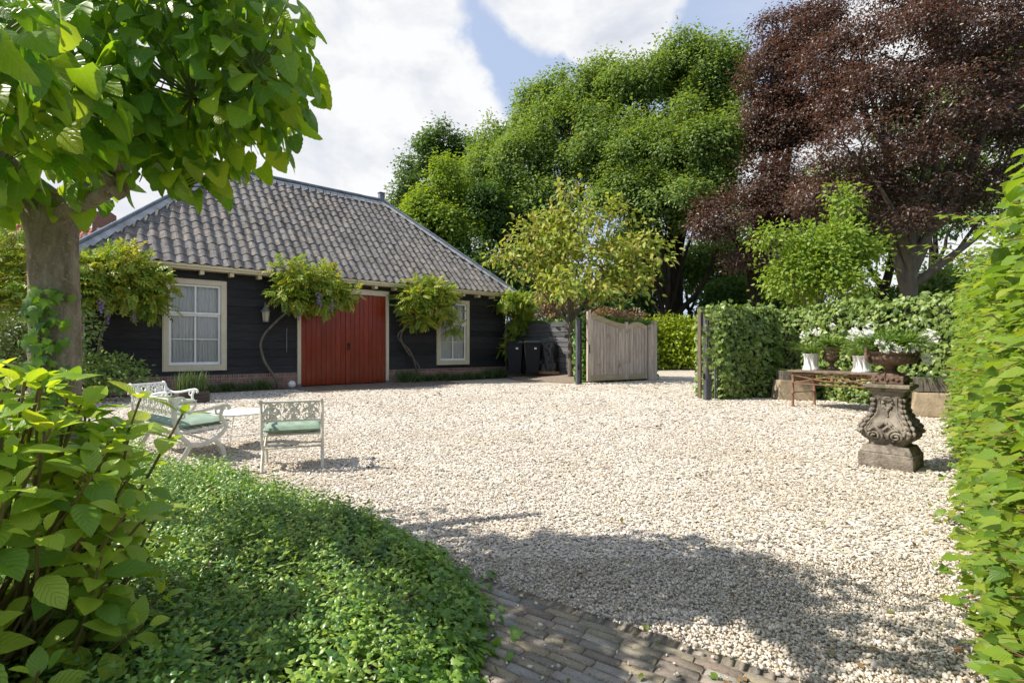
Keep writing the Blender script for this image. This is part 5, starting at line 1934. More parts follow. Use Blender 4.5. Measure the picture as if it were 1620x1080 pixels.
# ------------------------------------------------------------------ things by the wall
def lantern():
    p = hw(-1.06, .02, 0)
    t = thing('wall_lantern', 'small grey metal lantern with amber glass on the black wall beside the curving wisteria', 'lantern', (p.x, p.y, 2.05), HA)
    m = MB()
    m.lathe([(.075, .0), (.085, .02), (.105, .27), (.11, .28)], 6, (0, -.17, 0))
    m.build('glass_case', M['lantern_glass'], t)
    m = MB()
    m.lathe([(.15, .28), (.14, .30), (.05, .43), (.035, .45), (.02, .50)], 6, (0, -.17, 0))
    m.build('roof_cap', M['lantern_metal'], t)
    for k in range(6):
        a = PI / 3 * k
        m = MB()
        m.tube([(.078 * math.cos(a), -.17 + .078 * math.sin(a), -.01), (.112 * math.cos(a), -.17 + .112 * math.sin(a), .28)], .006, 5)
        m.build('bar', M['lantern_metal'], t)
    m = MB()
    m.lathe([(.09, -.03), (.085, .0)], 6, (0, -.17, 0))
    m.tube(spline([(0, .0, .30), (0, -.03, .52), (0, -.12, .58), (0, -.17, .5)], 5), .010, 6)
    m.box(-.03, .03, -.012, .012, .22, .38)
    m.build('bracket', M['lantern_metal'], t)


lantern()
t = thing('garden_ball', 'white ball on the ground left of the red door', 'ball', hw(-.38, .42, 0))
m = MB()
m.lathe([(max(.002, .115 * math.sin(PI * i / 14)), .115 - .115 * math.cos(PI * i / 14)) for i in range(15)], 24)
m.build('globe', M['white_glaze'], t, 80)
p = hw(.95 - 3.05, .0)
t = thing('hook_rod', 'thin grey iron rod hung on the black wall left of the door', 'rod', hw(-.42, .045, 1.1), HA)
m = MB()
m.tube([(0, 0, 0), (0, 0, .72)], .012, 6)
m.tube([(0, 0, .72), (.02, -.02, .76), (.03, .0, .72)], .008, 6)
m.build('shaft', M['lantern_metal'], t)


def planter():
    c = G(304, 637)
    t = thing('planter_box', 'dark wooden planter with long grassy leaves behind the white chair', 'planter', c, HA + .15)
    for i in range(3):
        m = MB()
        z = .005 + i * .085
        m.hexa([(-.30, -.17, z), (.30, -.17, z), (.30, .17, z), (-.30, .17, z), (-.305, -.175, z + .08), (.305, -.175, z + .08), (.305, .175, z + .08), (-.305, .175, z + .08)])
        m.build('plank', M['planter_wood'], t, bevel=.005)
    n = 260
    r = np.random.default_rng(301)
    a = r.uniform(0, 2 * PI, n)
    d = unit(np.stack([np.cos(a) * .8, np.sin(a) * .6, r.uniform(.5, 1.8, n)], 1))
    q = np.stack([r.uniform(-.27, .27, n), r.uniform(-.13, .13, n), np.full(n, .25)], 1)
    scatter('grass_leaves', T_STRAP, q, frames(d, np.cross(d, np.stack([-np.sin(a), np.cos(a), a * 0], 1)) * -1), r.uniform(.2, .42, n), M['lavender_leaf'], t, 'stuff')


planter()


# ------------------------------------------------------------------ white garden seats
def side_profile(k=.00098):
    f = lambda px, py: ((px - 840) * k, (985 - py) * k)
    backleg = [f(735, 280), f(765, 285), f(788, 340), f(792, 430), f(800, 530), f(830, 640), f(890, 720), f(940, 775)]
    rear = [f(940, 775), f(905, 850), f(860, 920), f(840, 985)]
    arm = [f(770, 300), f(800, 350), f(860, 405), f(950, 432), f(1080, 418), f(1200, 395), f(1300, 385), f(1335, 410), f(1315, 432)]
    front = [f(1280, 400), f(1245, 460), f(1250, 530), f(1300, 600), f(1265, 680), f(1180, 745)]
    bridge = [f(940, 775), f(1060, 785), f(1180, 745)]
    fleg = [f(1180, 745), f(1220, 800), f(1265, 870), f(1285, 970), f(1287, 985)]
    scroll = [f(1240, 470), f(1200, 470), f(1190, 430), f(1220, 410), f(1250, 425), f(1240, 450)]
    rail = [f(840, 640), f(1060, 625), f(1280, 605)]
    brace = [f(800, 420), f(840, 440), f(880, 435), f(885, 480), f(845, 490), f(815, 500)]
    return dict(backleg=(backleg, .024), rear=(rear, .026), arm=(arm, .017), front=(front, .021), bridge=(bridge, .024), fleg=(fleg, .024), scroll=(scroll, .011), rail=(rail, .014), brace=(brace, .010))


def seat_frame(t, width, mat):
    """local axes: x across, y forward, z up; origin on the ground at the rear foot line's middle"""
    pr = side_profile()
    for sx in (-1, 1):
        m = MB()
        for nm, (pts, r) in pr.items():
            m.tube(spline([(sx * width / 2, y, max(z, .0)) for y, z in pts], 5), r, 8, flat=.6, up=(1, 0, 0))
        m.build('side_frame', mat, t, 60)
    # back panel of scrollwork between two rails
    y0 = lambda z: -.04 - .0 + (0.69 - z) * .05
    bp = MB()
    zt, zb = .69, .50
    yt, yb = -.085, -.045
    hw_ = width / 2 - .015
    pt = lambda x, z: (x, yb + (yt - yb) * (z - zb) / (zt - zb), z)
    bp.tube([pt(-hw_, zt), pt(hw_, zt)], .013, 8)
    bp.tube([pt(-hw_, zb), pt(hw_, zb)], .009, 8)
    mods = max(2, int(round(width / .19)))
    mw = 2 * hw_ / mods
    for k in range(mods):
        cx = -hw_ + mw * (k + .5)
        sg = 1 if k % 2 else -1
        for (ox, oz, rad, turns, a0) in ((.22, .055, .045, 1.5, 0), (-.22, -.045, .048, 1.5, PI), (-.26, .05, .036, 1.3, 1.2), (.26, -.05, .036, 1.3, 4.0)):
            pts = []
            for i in range(16):
                q = i / 15
                a = a0 + sg * turns * 2 * PI * q
                rr = rad * (1 - .8 * q)
                pts.append(pt(cx + sg * ox * mw + rr * math.cos(a), (zt + zb) / 2 + oz + rr * math.sin(a)))
            bp.tube(pts, [.009, .005], 6, flat=.7)
        bp.tube(spline([pt(cx - mw * .48, zb), pt(cx - mw * .2 * sg, zb + .06), pt(cx + mw * .15 * sg, zt - .07), pt(cx + mw * .46, zt)], 5), .009, 6)
        bp.tube(spline([pt(cx, zb), pt(cx + mw * .12 * sg, zb + .10), pt(cx - mw * .05, zt)], 5), .010, 6)
        for (lx, lz, la) in ((.0, .02, .8), (.3, .0, 2.2), (-.34, .01, 3.9), (.12, -.06, 5.2), (-.1, .07, 1.5)):
            c = pt(cx + lx * mw, (zt + zb) / 2 + lz)
            L_ = .042
            dx, dz = math.cos(la) * L_, math.sin(la) * L_
            bp.add([(c[0] - dx, c[1] - .004, c[2] - dz), (c[0] - dz * .45, c[1] - .008, c[2] + dx * .45), (c[0] + dx, c[1] - .004, c[2] + dz), (c[0] + dz * .45, c[1] - .008, c[2] - dx * .45),
                    (c[0] - dx, c[1] + .004, c[2] - dz), (c[0] - dz * .45, c[1] + .006, c[2] + dx * .45), (c[0] + dx, c[1] + .004, c[2] + dz), (c[0] + dz * .45, c[1] + .006, c[2] - dx * .45)],
                   [(0, 1, 2, 3), (7, 6, 5, 4), (0, 4, 5, 1), (1, 5, 6, 2), (2, 6, 7, 3), (3, 7, 4, 0)])
    bp.build('back_panel', mat, t, 50)
    for i in range(7):
        y = .03 + i * .062
        m = MB()
        z = .340 + .035 * (y / .42)
        m.box(-width / 2 + .012, width / 2 - .012, y, y + .042, z, z + .014)
        m.build('slat', mat, t, bevel=.003)
    m = MB()
    m.tube([(-width / 2 + .01, .12, .21), (width / 2 - .01, .12, .21)], .010, 8)
    m.tube([(-width / 2 + .01, .30, .22), (width / 2 - .01, .30, .22)], .010, 8)
    m.build('stretcher', mat, t)


def cushion(label, loc, rz, width, mat, grp=None):
    t = thing('seat_cushion', label, 'cushion', loc, rz, grp)
    V, Fc = [], []
    nu, nv = 26, 18
    r = random.Random(int(width * 100))
    for side in (1, -1):
        for j in range(nv + 1):
            for i in range(nu + 1):
                u, v = i / nu * 2 - 1, j / nv * 2 - 1
                e = (1 - abs(u) ** 5) * (1 - abs(v) ** 5)
                puff = .042 * max(0, e) ** .45
                tuft = sum(.016 * math.exp(-((u - a) ** 2 * 30 + (v - b) ** 2 * 20)) for a in (-.5, 0, .5) for b in (-.35, .35))
                z = .045 + side * (puff - (tuft if side > 0 else 0)) + .004 * math.sin(u * 11 + v * 7)
                V.append((u * (width / 2) * (1 + .02 * math.sin(v * 7)), .235 + v * .235, z + .03 * (v + 1) / 2 * .8))
    st = (nu + 1) * (nv + 1)
    for s in (0, 1):
        for j in range(nv):
            for i in range(nu):
                k = s * st + j * (nu + 1) + i
                q = (k, k + 1, k + nu + 2, k + nu + 1)
                Fc.append(q if s == 0 else q[::-1])
    m = MB()
    m.add(V, Fc)
    m.build('pad', mat, t, 75)
    pp = MB()
    rim = [(-width / 2, 0), (width / 2, 0), (width / 2, .47), (-width / 2, .47), (-width / 2, 0)]
    pts = []
    for (a, b) in zip(rim, rim[1:]):
        for i in range(8):
            q = i / 8
            x, y = a[0] + (b[0] - a[0]) * q, a[1] + (b[1] - a[1]) * q
            pts.append((x, y, .045 + .024 * (y / .47)))
    pts.append(pts[0])
    pp.tube(pts, .007, 6)
    pp.build('piping', mat, t, 60)
    return t


def face(d):
    """rotation that turns local +y towards d"""
    return math.atan2(-d[0], d[1])


# chair in front, seen from behind
cfwd = Vector((-.34, .94))
cmid = Vector((-2.17, 5.0))
t = thing('garden_chair', 'white cast iron chair seen from behind, standing alone at the right of the set', 'chair', (cmid.x, cmid.y, 0), face(cfwd), 'white cast iron garden seats')
seat_frame(t, .55, M['iron_white'])
cc = cmid + cfwd * .015
cushion('pale green seat cushion on the chair seen from behind', (cc.x, cc.y, .355), face(cfwd), .53, M['cushion'], 'green seat cushions')
# the bench, end towards us
bf = Vector((.62, .785))
bl = Vector((-.785, .62))
b0 = Vector((-3.40, 5.17)) + bl * .64
t = thing('garden_bench', 'white cast iron two seat bench, its scrolled end beside the hydrangea', 'bench', (b0.x, b0.y, 0), face(bf), 'white cast iron garden seats')
seat_frame(t, 1.28, M['iron_white'])
b1_ = b0 + bf * .02
cushion('long sage green cushion on the white bench', (b1_.x, b1_.y, .355), face(bf), 1.22, M['cushion'], 'green seat cushions')
# the far chair
af = Vector((.97, -.12)).normalized()
a0 = Vector((-5.27, 7.42))
t = thing('garden_chair', 'white cast iron chair facing right behind the bench, near the planter', 'chair', (a0.x, a0.y, 0), face(af), 'white cast iron garden seats')
seat_frame(t, .58, M['white_metal'])
a1 = a0 + af * .015
cushion('pale cream green cushion on the far white chair', (a1.x, a1.y, .355), face(af), .55, M['cushion_pale'], 'green seat cushions')


def coffee_table():
    t = thing('coffee_table', 'low round white metal table with thin wire legs between the seats', 'table', (-3.40, 6.28, 0), .3)
    m = MB()
    m.lathe([(.02, .405), (.33, .405), (.352, .41), (.36, .415), (.36, .422), (.352, .428), (.33, .428), (.02, .427)], 44)
    m.build('tabletop', M['white_metal'], t, 40)
    for k in range(3):
        a = 2 * PI * k / 3 + .4
        m = MB()
        pts = []
        for s in (-1, 1):
            pts.append((.28 * math.cos(a + s * .16), .28 * math.sin(a + s * .16), .405))
        foot = (.31 * math.cos(a), .31 * math.sin(a), .008)
        m.tube([pts[0], foot, pts[1]], .0055, 6)
        m.build('leg', M['white_metal'], t)
    m = MB()
    m.tube([(.27 * math.cos(2 * PI * i / 24), .27 * math.sin(2 * PI * i / 24), .16) for i in range(25)], .004, 5)
    m.build('ring', M['white_metal'], t)


coffee_table()


# ------------------------------------------------------------------ the stone pedestal with its urn
PC = Vector((3.905, 5.215, 0))
PANG = math.atan2(.654, .756)


def build_pedestal():
    t = thing('stone_pedestal', 'weathered baroque stone pedestal with carved scrolls and acanthus leaves', 'pedestal', PC, PANG)
    b = MB()
    b.box(-.23, .23, -.23, .23, 0, .150)
    b.build('base_block', M['old_stone'], t, bevel=.012)
    b = MB()
    b.hexa([(-.222, -.222, .151), (.222, -.222, .151), (.222, .222, .151), (-.222, .222, .151), (-.185, -.185, .225), (.185, -.185, .225), (.185, .185, .225), (-.185, .185, .225)])
    b.build('base_slope', M['old_stone'], t, bevel=.012)
    prof = [(.226, .160), (.245, .150), (.265, .162), (.29, .190), (.325, .213), (.365, .219), (.405, .212), (.445, .192), (.49, .163), (.535, .138), (.58, .122), (.63, .115), (.68, .118), (.72, .130), (.75, .148), (.765, .152)]
    zs = np.linspace(.226, .765, 90)
    hs = np.interp(zs, [p[0] for p in prof], [p[1] for p in prof])
    hs = np.convolve(np.pad(hs, 3, mode='edge'), np.ones(7) / 7, mode='valid')
    H = lambda z: float(np.interp(z, zs, hs))
    n = 128
    V, Fc = [], []
    rr = np.random.default_rng(5)
    for j, z in enumerate(zs):
        for i in range(n):
            a = 2 * PI * i / n
            c, s = math.cos(a), math.sin(a)
            q = (abs(c) ** 7 + abs(s) ** 7) ** (-1 / 7)
            fa = (a + PI / 4) % (PI / 2) - PI / 4          # angle from the face's middle
            u = math.tan(fa)
            r = H(z) * q
            # carved hollow in each face, raised corner leaves with ribs
            r -= .010 * math.exp(-(u / .45) ** 2) * (1 if z > .30 else .2)
            corner = math.exp(-((abs(u) - 1) / .30) ** 2)
            r += corner * (.010 + .008 * math.sin(z * 95 + 3 * math.sin(a * 6))) * (.5 + .5 * math.sin((z - .25) * 9))
            bul = math.exp(-((z - .345) / .07) ** 2)
            r += .007 * bul * math.sin(u * 16)
            r += rr.normal(0, .0012)
            V.append((r * c, r * s, z))
    for j in range(len(zs) - 1):
        for i in range(n):
            i2 = (i + 1) % n
            Fc.append((j * n + i, j * n + i2, (j + 1) * n + i2, (j + 1) * n + i))
    b = MB()
    b.add(V, Fc)
    body = b.build('shaft', M['old_stone'], t, 70)
    # relief on the four faces
    for f in range(4):
        Rz = Matrix.Rotation(f * PI / 2, 4, 'Z')
        def on(u, z, o=.0):
            return Rz @ Vector((u * H(z), -(H(z) - .010 * math.exp(-(u / .45) ** 2) + o), z))
        c = MB()
        for sg in (-1, 1):
            # long S scroll ending in a volute
            line = [on(sg * .62, .70), on(sg * .66, .62), on(sg * .64, .54), on(sg * .74, .46), on(sg * .78, .40), on(sg * .70, .34)]
            c.tube(spline(line, 6), [.008, .015], 8)
            line = [on(sg * .54, .69), on(sg * .57, .60), on(sg * .54, .53), on(sg * .64, .46), on(sg * .66, .40)]
            c.tube(spline(line, 6), [.005, .008], 6)
            vol = []
            for i in range(34):
                q = i / 33
                a = PI * .5 + sg * q * 4.2 * PI
                rad = .068 * (1 - q * .85)
                vol.append(on((sg * .085 + rad * math.cos(a) * 1) / .2, .325 + rad * math.sin(a) * .95, .002 + .022 * q))
            c.tube(vol, [.013, .010], 8)
            # little leaves along the upper scroll
            for k in range(7):
                z = .70 - k * .052
                u = sg * (.84 + .04 * math.sin(k))
                p0 = on(u, z, .004)
                p1 = on(u + sg * .14, z - .028, .018)
                p2 = on(u + sg * .10, z - .055, .004)
                c.tube(spline([p0, p1, p2], 4), [.006, .016, .019, .017, .014, .010, .007, .005, .003], 7)
        # shell and garland at the top middle
        for k in range(7):
            a = (k - 3) * .42
            c.tube([on(0, .675, .010), on(math.sin(a) * .34, .675 + .042 * math.cos(a), .014)], [.006, .012], 7)
        for k in range(9):
            q = k / 8
            x = (q - .5) * .66
            z = .655 - .055 * math.sin(PI * q) - .02 * abs(math.sin(PI * q * 3))
            c.lathe([(.003, -.014), (.013, -.008), (.016, 0), (.013, .008), (.003, .014)], 8, on(x, z, .008))
        for k in range(5):
            c.lathe([(.002, -.016), (.012, -.006), (.013, .004), (.003, .014)], 8, on(.04 * math.sin(k * 2), .60 - k * .020, .008))
        # small leaf curls over the volutes
        for (u, z, sg) in ((-.2, .43, 1), (.22, .445, -1), (.0, .40, 1), (.45, .40, -1), (-.55, .385, 1)):
            c.tube(spline([on(u - .12 * sg, z - .02, .004), on(u, z, .02), on(u + .10 * sg, z + .022, .02), on(u + .17 * sg, z + .006, .012)], 4), [.004, .010, .014, .016, .015, .013, .012, .011, .010, .008, .006, .005, .003], 7)
        c.build('carving', M['old_stone'], body, 60)
    b = MB()
    b.hexa([(-.150, -.150, .766), (.150, -.150, .766), (.150, .150, .766), (-.150, .150, .766), (-.188, -.188, .800), (.188, -.188, .800), (.188, .188, .800), (-.188, .188, .800)])
    b.box(-.196, .196, -.196, .196, .802, .842)
    b.build('cap', M['cap_stone'], t, bevel=.010)
    # urn
    u = thing('iron_urn', 'rusty wide cast iron urn with a scrolled handle, full of white flowers', 'urn', (PC.x, PC.y, .842), PANG)
    b = MB()
    b.box(-.135, .135, -.135, .135, .0, .085)
    b.build('plinth', M['rust_urn'], u, bevel=.01)
    b = MB()
    for k in range(4):
        Rz = Matrix.Rotation(k * PI / 2, 4, 'Z')
        for i in range(5):
            p = Rz @ Vector(((i - 2) * .045, -.136, .045 + .012 * (i % 2)))
            b.lathe([(.002, -.018), (.015, -.008), (.018, .004), (.003, .018)], 8, p)
    b.build('plinth_relief', M['rust_urn'], u, 60)
    b = MB()
    b.lathe([(.125, .086), (.12, .10), (.085, .115), (.055, .135), (.046, .155), (.058, .17), (.06, .18), (.07, .186)], 32)
    b.build('stem', M['rust_urn'], u, 60)
    fl = lambda w, z: 1 + (.035 * abs(math.sin(w * 14)) if z < .27 else 0)
    b = MB()
    b.lathe([(.06, .186), (.11, .198), (.172, .222), (.206, .25), (.214, .268), (.206, .29), (.202, .30), (.224, .322), (.228, .334), (.216, .338), (.18, .325), (.02, .318)], 112, (0, 0, 0), fl)
    b.build('bowl', M['rust_urn'], u, 60)
    for sg in (-1, 1):
        b = MB()
        pts = [(sg * .20, 0, .225), (sg * .235, -.02, .25), (sg * .255, -.02, .30), (sg * .245, -.01, .36), (sg * .225, 0, .40), (sg * .20, 0, .395), (sg * .205, 0, .37)]
        b.tube(spline([Matrix.Rotation(-PI / 4 - .5 * 0, 4, 'Z') @ Vector(p) for p in pts], 6), [.020, .012], 10)
        b.build('handle', M['rust_urn'], u, 60)
    # flowers
    fp = thing('flowering_plant', 'white flowers and green stems spilling out of the rusty urn', 'plant', (PC.x, PC.y, 1.16))
    r = np.random.default_rng(400)
    n = 420
    a = r.uniform(0, 2 * PI, n)
    d = unit(np.stack([np.cos(a), np.sin(a), r.uniform(.7, 2.2, n)], 1))
    q = np.stack([r.normal(0, .09, n), r.normal(0, .09, n), r.uniform(0, .03, n)], 1)
    scatter('foliage', T_STRAP, q, frames(d, np.tile((0, 0, 1.0), (n, 1)) + rdir(n, r) * .2), r.uniform(.18, .36, n), M['strap_leaf'], fp, 'stuff')
    n = 700
    d = rdir(n, r)
    d[:, 2] = np.abs(d[:, 2])
    q = d * np.array((.34, .34, .20)) * r.uniform(.4, 1, (n, 1)) + np.array((0, 0, .04))
    scatter('small_leaves', T_NARROW, q, frames(unit(d + rdir(n, r)), rdir(n, r)), .06, M['strap_leaf'], fp, 'stuff')
    heads = [(-.30, -.05, .20), (-.22, -.16, .10), (-.12, -.22, .06), (-.18, -.20, .03), (.02, -.24, .05), (.10, -.2, .07), (.28, -.12, .12), (.36, .02, .17), (.20, -.22, -.04), (.26, -.17, -.09), (.33, -.1, .20)]
    for k, h in enumerate(heads):
        nf = 17
        q = np.array(h) + r.normal(size=(nf, 3)) * np.array((.028, .028, .022))
        scatter('flower_head', T_FLOWER, q, frames(rdir(nf, r), unit(np.array((0, -.5, .6)) + rdir(nf, r) * .7)), .047, M['petal_white'], fp)


build_pedestal()


# ------------------------------------------------------------------ rusty table with pots
TA = Vector((5.86, 10.55))
TL = Vector((.45, -.893))
TW_ = Vector((.893, .45))


def tp(l, w, z=0):
    q = TA + TL * l + TW_ * w
    return Vector((q.x, q.y, z))


TZ = .765


def rusty_table():
    t = thing('garden_table', 'long rusty red iron table with thin crossed rods and a weathered slab top', 'table', (TA.x, TA.y, 0), math.atan2(TL.y, TL.x))
    # local x = along, y = across (to the left of x is +y = TW)
    m = MB()
    Lg, Wd = 1.62, .72
    m.box(-.08, Lg + .08, -.07, Wd + .07, TZ - .042, TZ)
    m.build('tabletop', M['table_slab'], t, bevel=.01)
    for (x, y) in ((0, 0), (0, Wd), (Lg, 0), (Lg, Wd)):
        m = MB()
        m.lathe([(.034, 0), (.032, .03), (.024, .05), (.023, .27), (.032, .28), (.032, .31), (.023, .32), (.024, .48), (.034, .49), (.034, .52), (.024, .53), (.027, .70), (.03, TZ - .044)], 12, (x, y, 0))
        m.build('leg', M['rust_iron'], t, 50)
    for (a, b) in (((0, 0, .69), (Lg, 0, .69)), ((0, Wd, .69), (Lg, Wd, .69)), ((0, 0, .69), (0, Wd, .69)), ((Lg, 0, .69), (Lg, Wd, .69))):
        m = MB()
        m.tube([a, b], .014, 6)
        m.build('apron_bar', M['rust_iron'], t)
    for y in (0, Wd):
        m = MB()
        m.tube(spline([(0, y, .50), (Lg * .5, y, .64), (Lg, y, .50)], 8), .011, 6)
        m.tube(spline([(0, y, .66), (Lg * .5, y, .56), (Lg, y, .66)], 8), .011, 6)
        m.tube([(0, y, .49), (Lg, y, .49)], .010, 6)
        m.lathe([(.01, -.04), (.035, -.03), (.035, .03), (.01, .04)], 10, (Lg * .5, y, .60))
        m.build('rod', M['rust_iron'], t, 50)
    for x in (0, Lg):
        m = MB()
        m.tube([(x, 0, .30), (x, Wd, .30)], .011, 6)
        m.tube(spline([(x, 0, .5), (x, Wd / 2, .66), (x, Wd, .5)], 6), .009, 6)
        m.tube(spline([(x, 0, .66), (x, Wd / 2, .54), (x, Wd, .66)], 6), .009, 6)
        m.build('end_rod', M['rust_iron'], t, 50)


rusty_table()


def plant_in(label, loc, n, l, spread, seed, white=0, mat='strap_leaf', name='potted_plant'):
    t = thing(name, label, 'plant', loc)
    r = np.random.default_rng(seed)
    a = r.uniform(0, 2 * PI, n)
    d = unit(np.stack([np.cos(a) * spread, np.sin(a) * spread, r.uniform(.5, 1.6, n)], 1))
    q = np.stack([r.normal(0, .04, n), r.normal(0, .04, n), np.zeros(n)], 1)
    scatter('leaves', T_STRAP, q, frames(d, np.tile((0, 0, 1.0), (n, 1)) + rdir(n, r) * .2), l * r.uniform(.5, 1.1, n), M[mat], t, 'stuff')
    for k in range(white):
        nf = 22
        c = np.array((r.normal(0, .13), r.normal(0, .13), l * r.uniform(.75, 1.1)))
        st = MB()
        st.tube(spline([(0, 0, 0), tuple(c * np.array((.4, .4, .6))), tuple(c)], 4), .004, 5)
        st.build('flower_stem', M['twig_green'], t)
        q = c + r.normal(size=(nf, 3)) * .035
        scatter('flower_head', T_FLOWER, q, frames(rdir(nf, r), unit(np.array((0, -.4, .6)) + rdir(nf, r) * .8)), .05, M['petal_white'], t)
    return t


def white_pot(label, p, h, r0):
    t = thing('flower_pot', label, 'pot', p, .3, 'white pots on the rusty table')
    fl = lambda w, z: 1 + .05 * math.sin(w * 9 + z * 6) * (1 if .03 < z < h * .9 else .0) + .02 * math.sin(w * 17)
    m = MB()
    m.lathe([(r0 * 1.12, 0), (r0 * 1.16, .02), (r0 * 1.02, .05), (r0 * .92, h * .3), (r0 * .92, h * .6), (r0 * 1.0, h * .88), (r0 * 1.14, h * .95), (r0 * 1.14, h), (r0 * .95, h), (r0 * .9, h - .05), (.01, h - .05)], 54, (0, 0, 0), fl)
    m.build('body', M['white_glaze'], t, 50)


def small_urn(label, p, h, r0):
    t = thing('iron_urn', label, 'urn', p, .2, 'rusty urns on the table')
    m = MB()
    m.box(-r0 * .7, r0 * .7, -r0 * .7, r0 * .7, 0, .035)
    m.build('plinth', M['rust_urn'], t, bevel=.006)
    m = MB()
    m.lathe([(r0 * .6, .036), (r0 * .5, .06), (r0 * .26, .10), (r0 * .24, .14), (r0 * .4, .165)], 28)
    m.build('stem', M['rust_urn'], t, 50)
    fl = lambda w, z: 1 + (.04 * abs(math.sin(w * 10)) if z < h * .7 else 0)
    m = MB()
    m.lathe([(r0 * .4, .166), (r0 * .78, .22), (r0 * .9, h * .6), (r0 * .84, h * .78), (r0 * .9, h * .88), (r0 * 1.12, h * .96), (r0 * 1.14, h), (r0 * .9, h), (r0 * .8, h - .05), (.01, h - .05)], 60, (0, 0, 0), fl)
    m.build('bowl', M['rust_urn'], t, 50)


q = tp(.18, .32, TZ)
white_pot('white pot with draped surface at the left end of the rusty table', q, .34, .135)
plant_in('leafy green plant with a few white blooms in the left white pot', (q.x, q.y, TZ + .30), 120, .50, .7, 501, 3)
q = tp(1.22, .22, TZ)
white_pot('white pot with draped surface beside the big urn, at the right of the table', q, .31, .135)
plant_in('white flowering plant in the pot beside the big urn', (q.x, q.y, TZ + .27), 120, .46, .7, 502, 8)
q = tp(.45, .58, TZ)
small_urn('small rusty urn standing between the two white pots', q, .48, .155)
plant_in('grassy green plant in the small rusty urn between the pots', (q.x, q.y, TZ + .44), 170, .50, .75, 503, 1)
q = tp(.98, .60, TZ)
small_urn('small rusty urn half hidden behind the right white pot', q, .42, .145)
plant_in('grassy green plant in the half hidden rusty urn', (q.x, q.y, TZ + .38), 150, .48, .75, 504, 3)


def stone_blocks():
    t = thing('stone_block', 'rough yellow stone block behind the left legs of the rusty table', 'stone block', (6.72, 12.1, 0), -.15, 'stone blocks by the hedge')
    m = MB()
    m.hexa([(-.42, -.25, 0), (.42, -.28, 0), (.42, .25, 0), (-.42, .25, 0), (-.36, -.22, .47), (.40, -.24, .46), (.40, .22, .47), (-.36, .22, .46)])
    m.build('block', M['block_stone'], t, bevel=.02)
    t = thing('stone_trough', 'stone trough on the left stone block', 'trough', (6.68, 12.1, .472), -.15, 'stone troughs by the hedge')
    m = MB()
    for b in ((-.26, .38, -.2, -.15), (-.26, .38, .15, .2), (-.26, -.21, -.15, .15), (.33, .38, -.15, .15)):
        m.box(b[0], b[1], b[2], b[3], 0, .21)
    m.box(-.21, .33, -.15, .15, 0, .15)
    m.build('basin', M['trough_stone'], t, bevel=.008)
    plant_in('low feathery green plant in the left stone trough', (6.72, 12.08, .61), 420, .36, 1.2, 505, 0, 'lavender_leaf', 'trough_plant')
    t = thing('stone_block', 'rough yellow stone block at the hornbeam hedge, right of the pedestal', 'stone block', (7.55, 9.1, 0), -.5, 'stone blocks by the hedge')
    m = MB()
    m.hexa([(-.36, -.25, 0), (.40, -.25, 0), (.40, .22, 0), (-.36, .22, 0), (-.26, -.2, .42), (.38, -.22, .43), (.38, .2, .42), (-.26, .2, .42)])
    m.build('block', M['block_stone'], t, bevel=.02)
    t = thing('stone_trough', 'stone trough on the block at the hornbeam hedge', 'trough', (7.65, 9.12, .435), -.5, 'stone troughs by the hedge')
    m = MB()
    for b in ((-.30, .40, -.2, -.15), (-.30, .40, .15, .2), (-.30, -.25, -.15, .15), (.35, .40, -.15, .15)):
        m.box(b[0], b[1], b[2], b[3], 0, .25)
    m.box(-.25, .35, -.15, .15, 0, .2)
    m.build('basin', M['trough_stone'], t, bevel=.008)
    plant_in('low green plant in the trough at the hornbeam hedge', (7.65, 9.1, .63), 220, .30, 1.1, 506, 0, 'lavender_leaf', 'trough_plant')


stone_blocks()


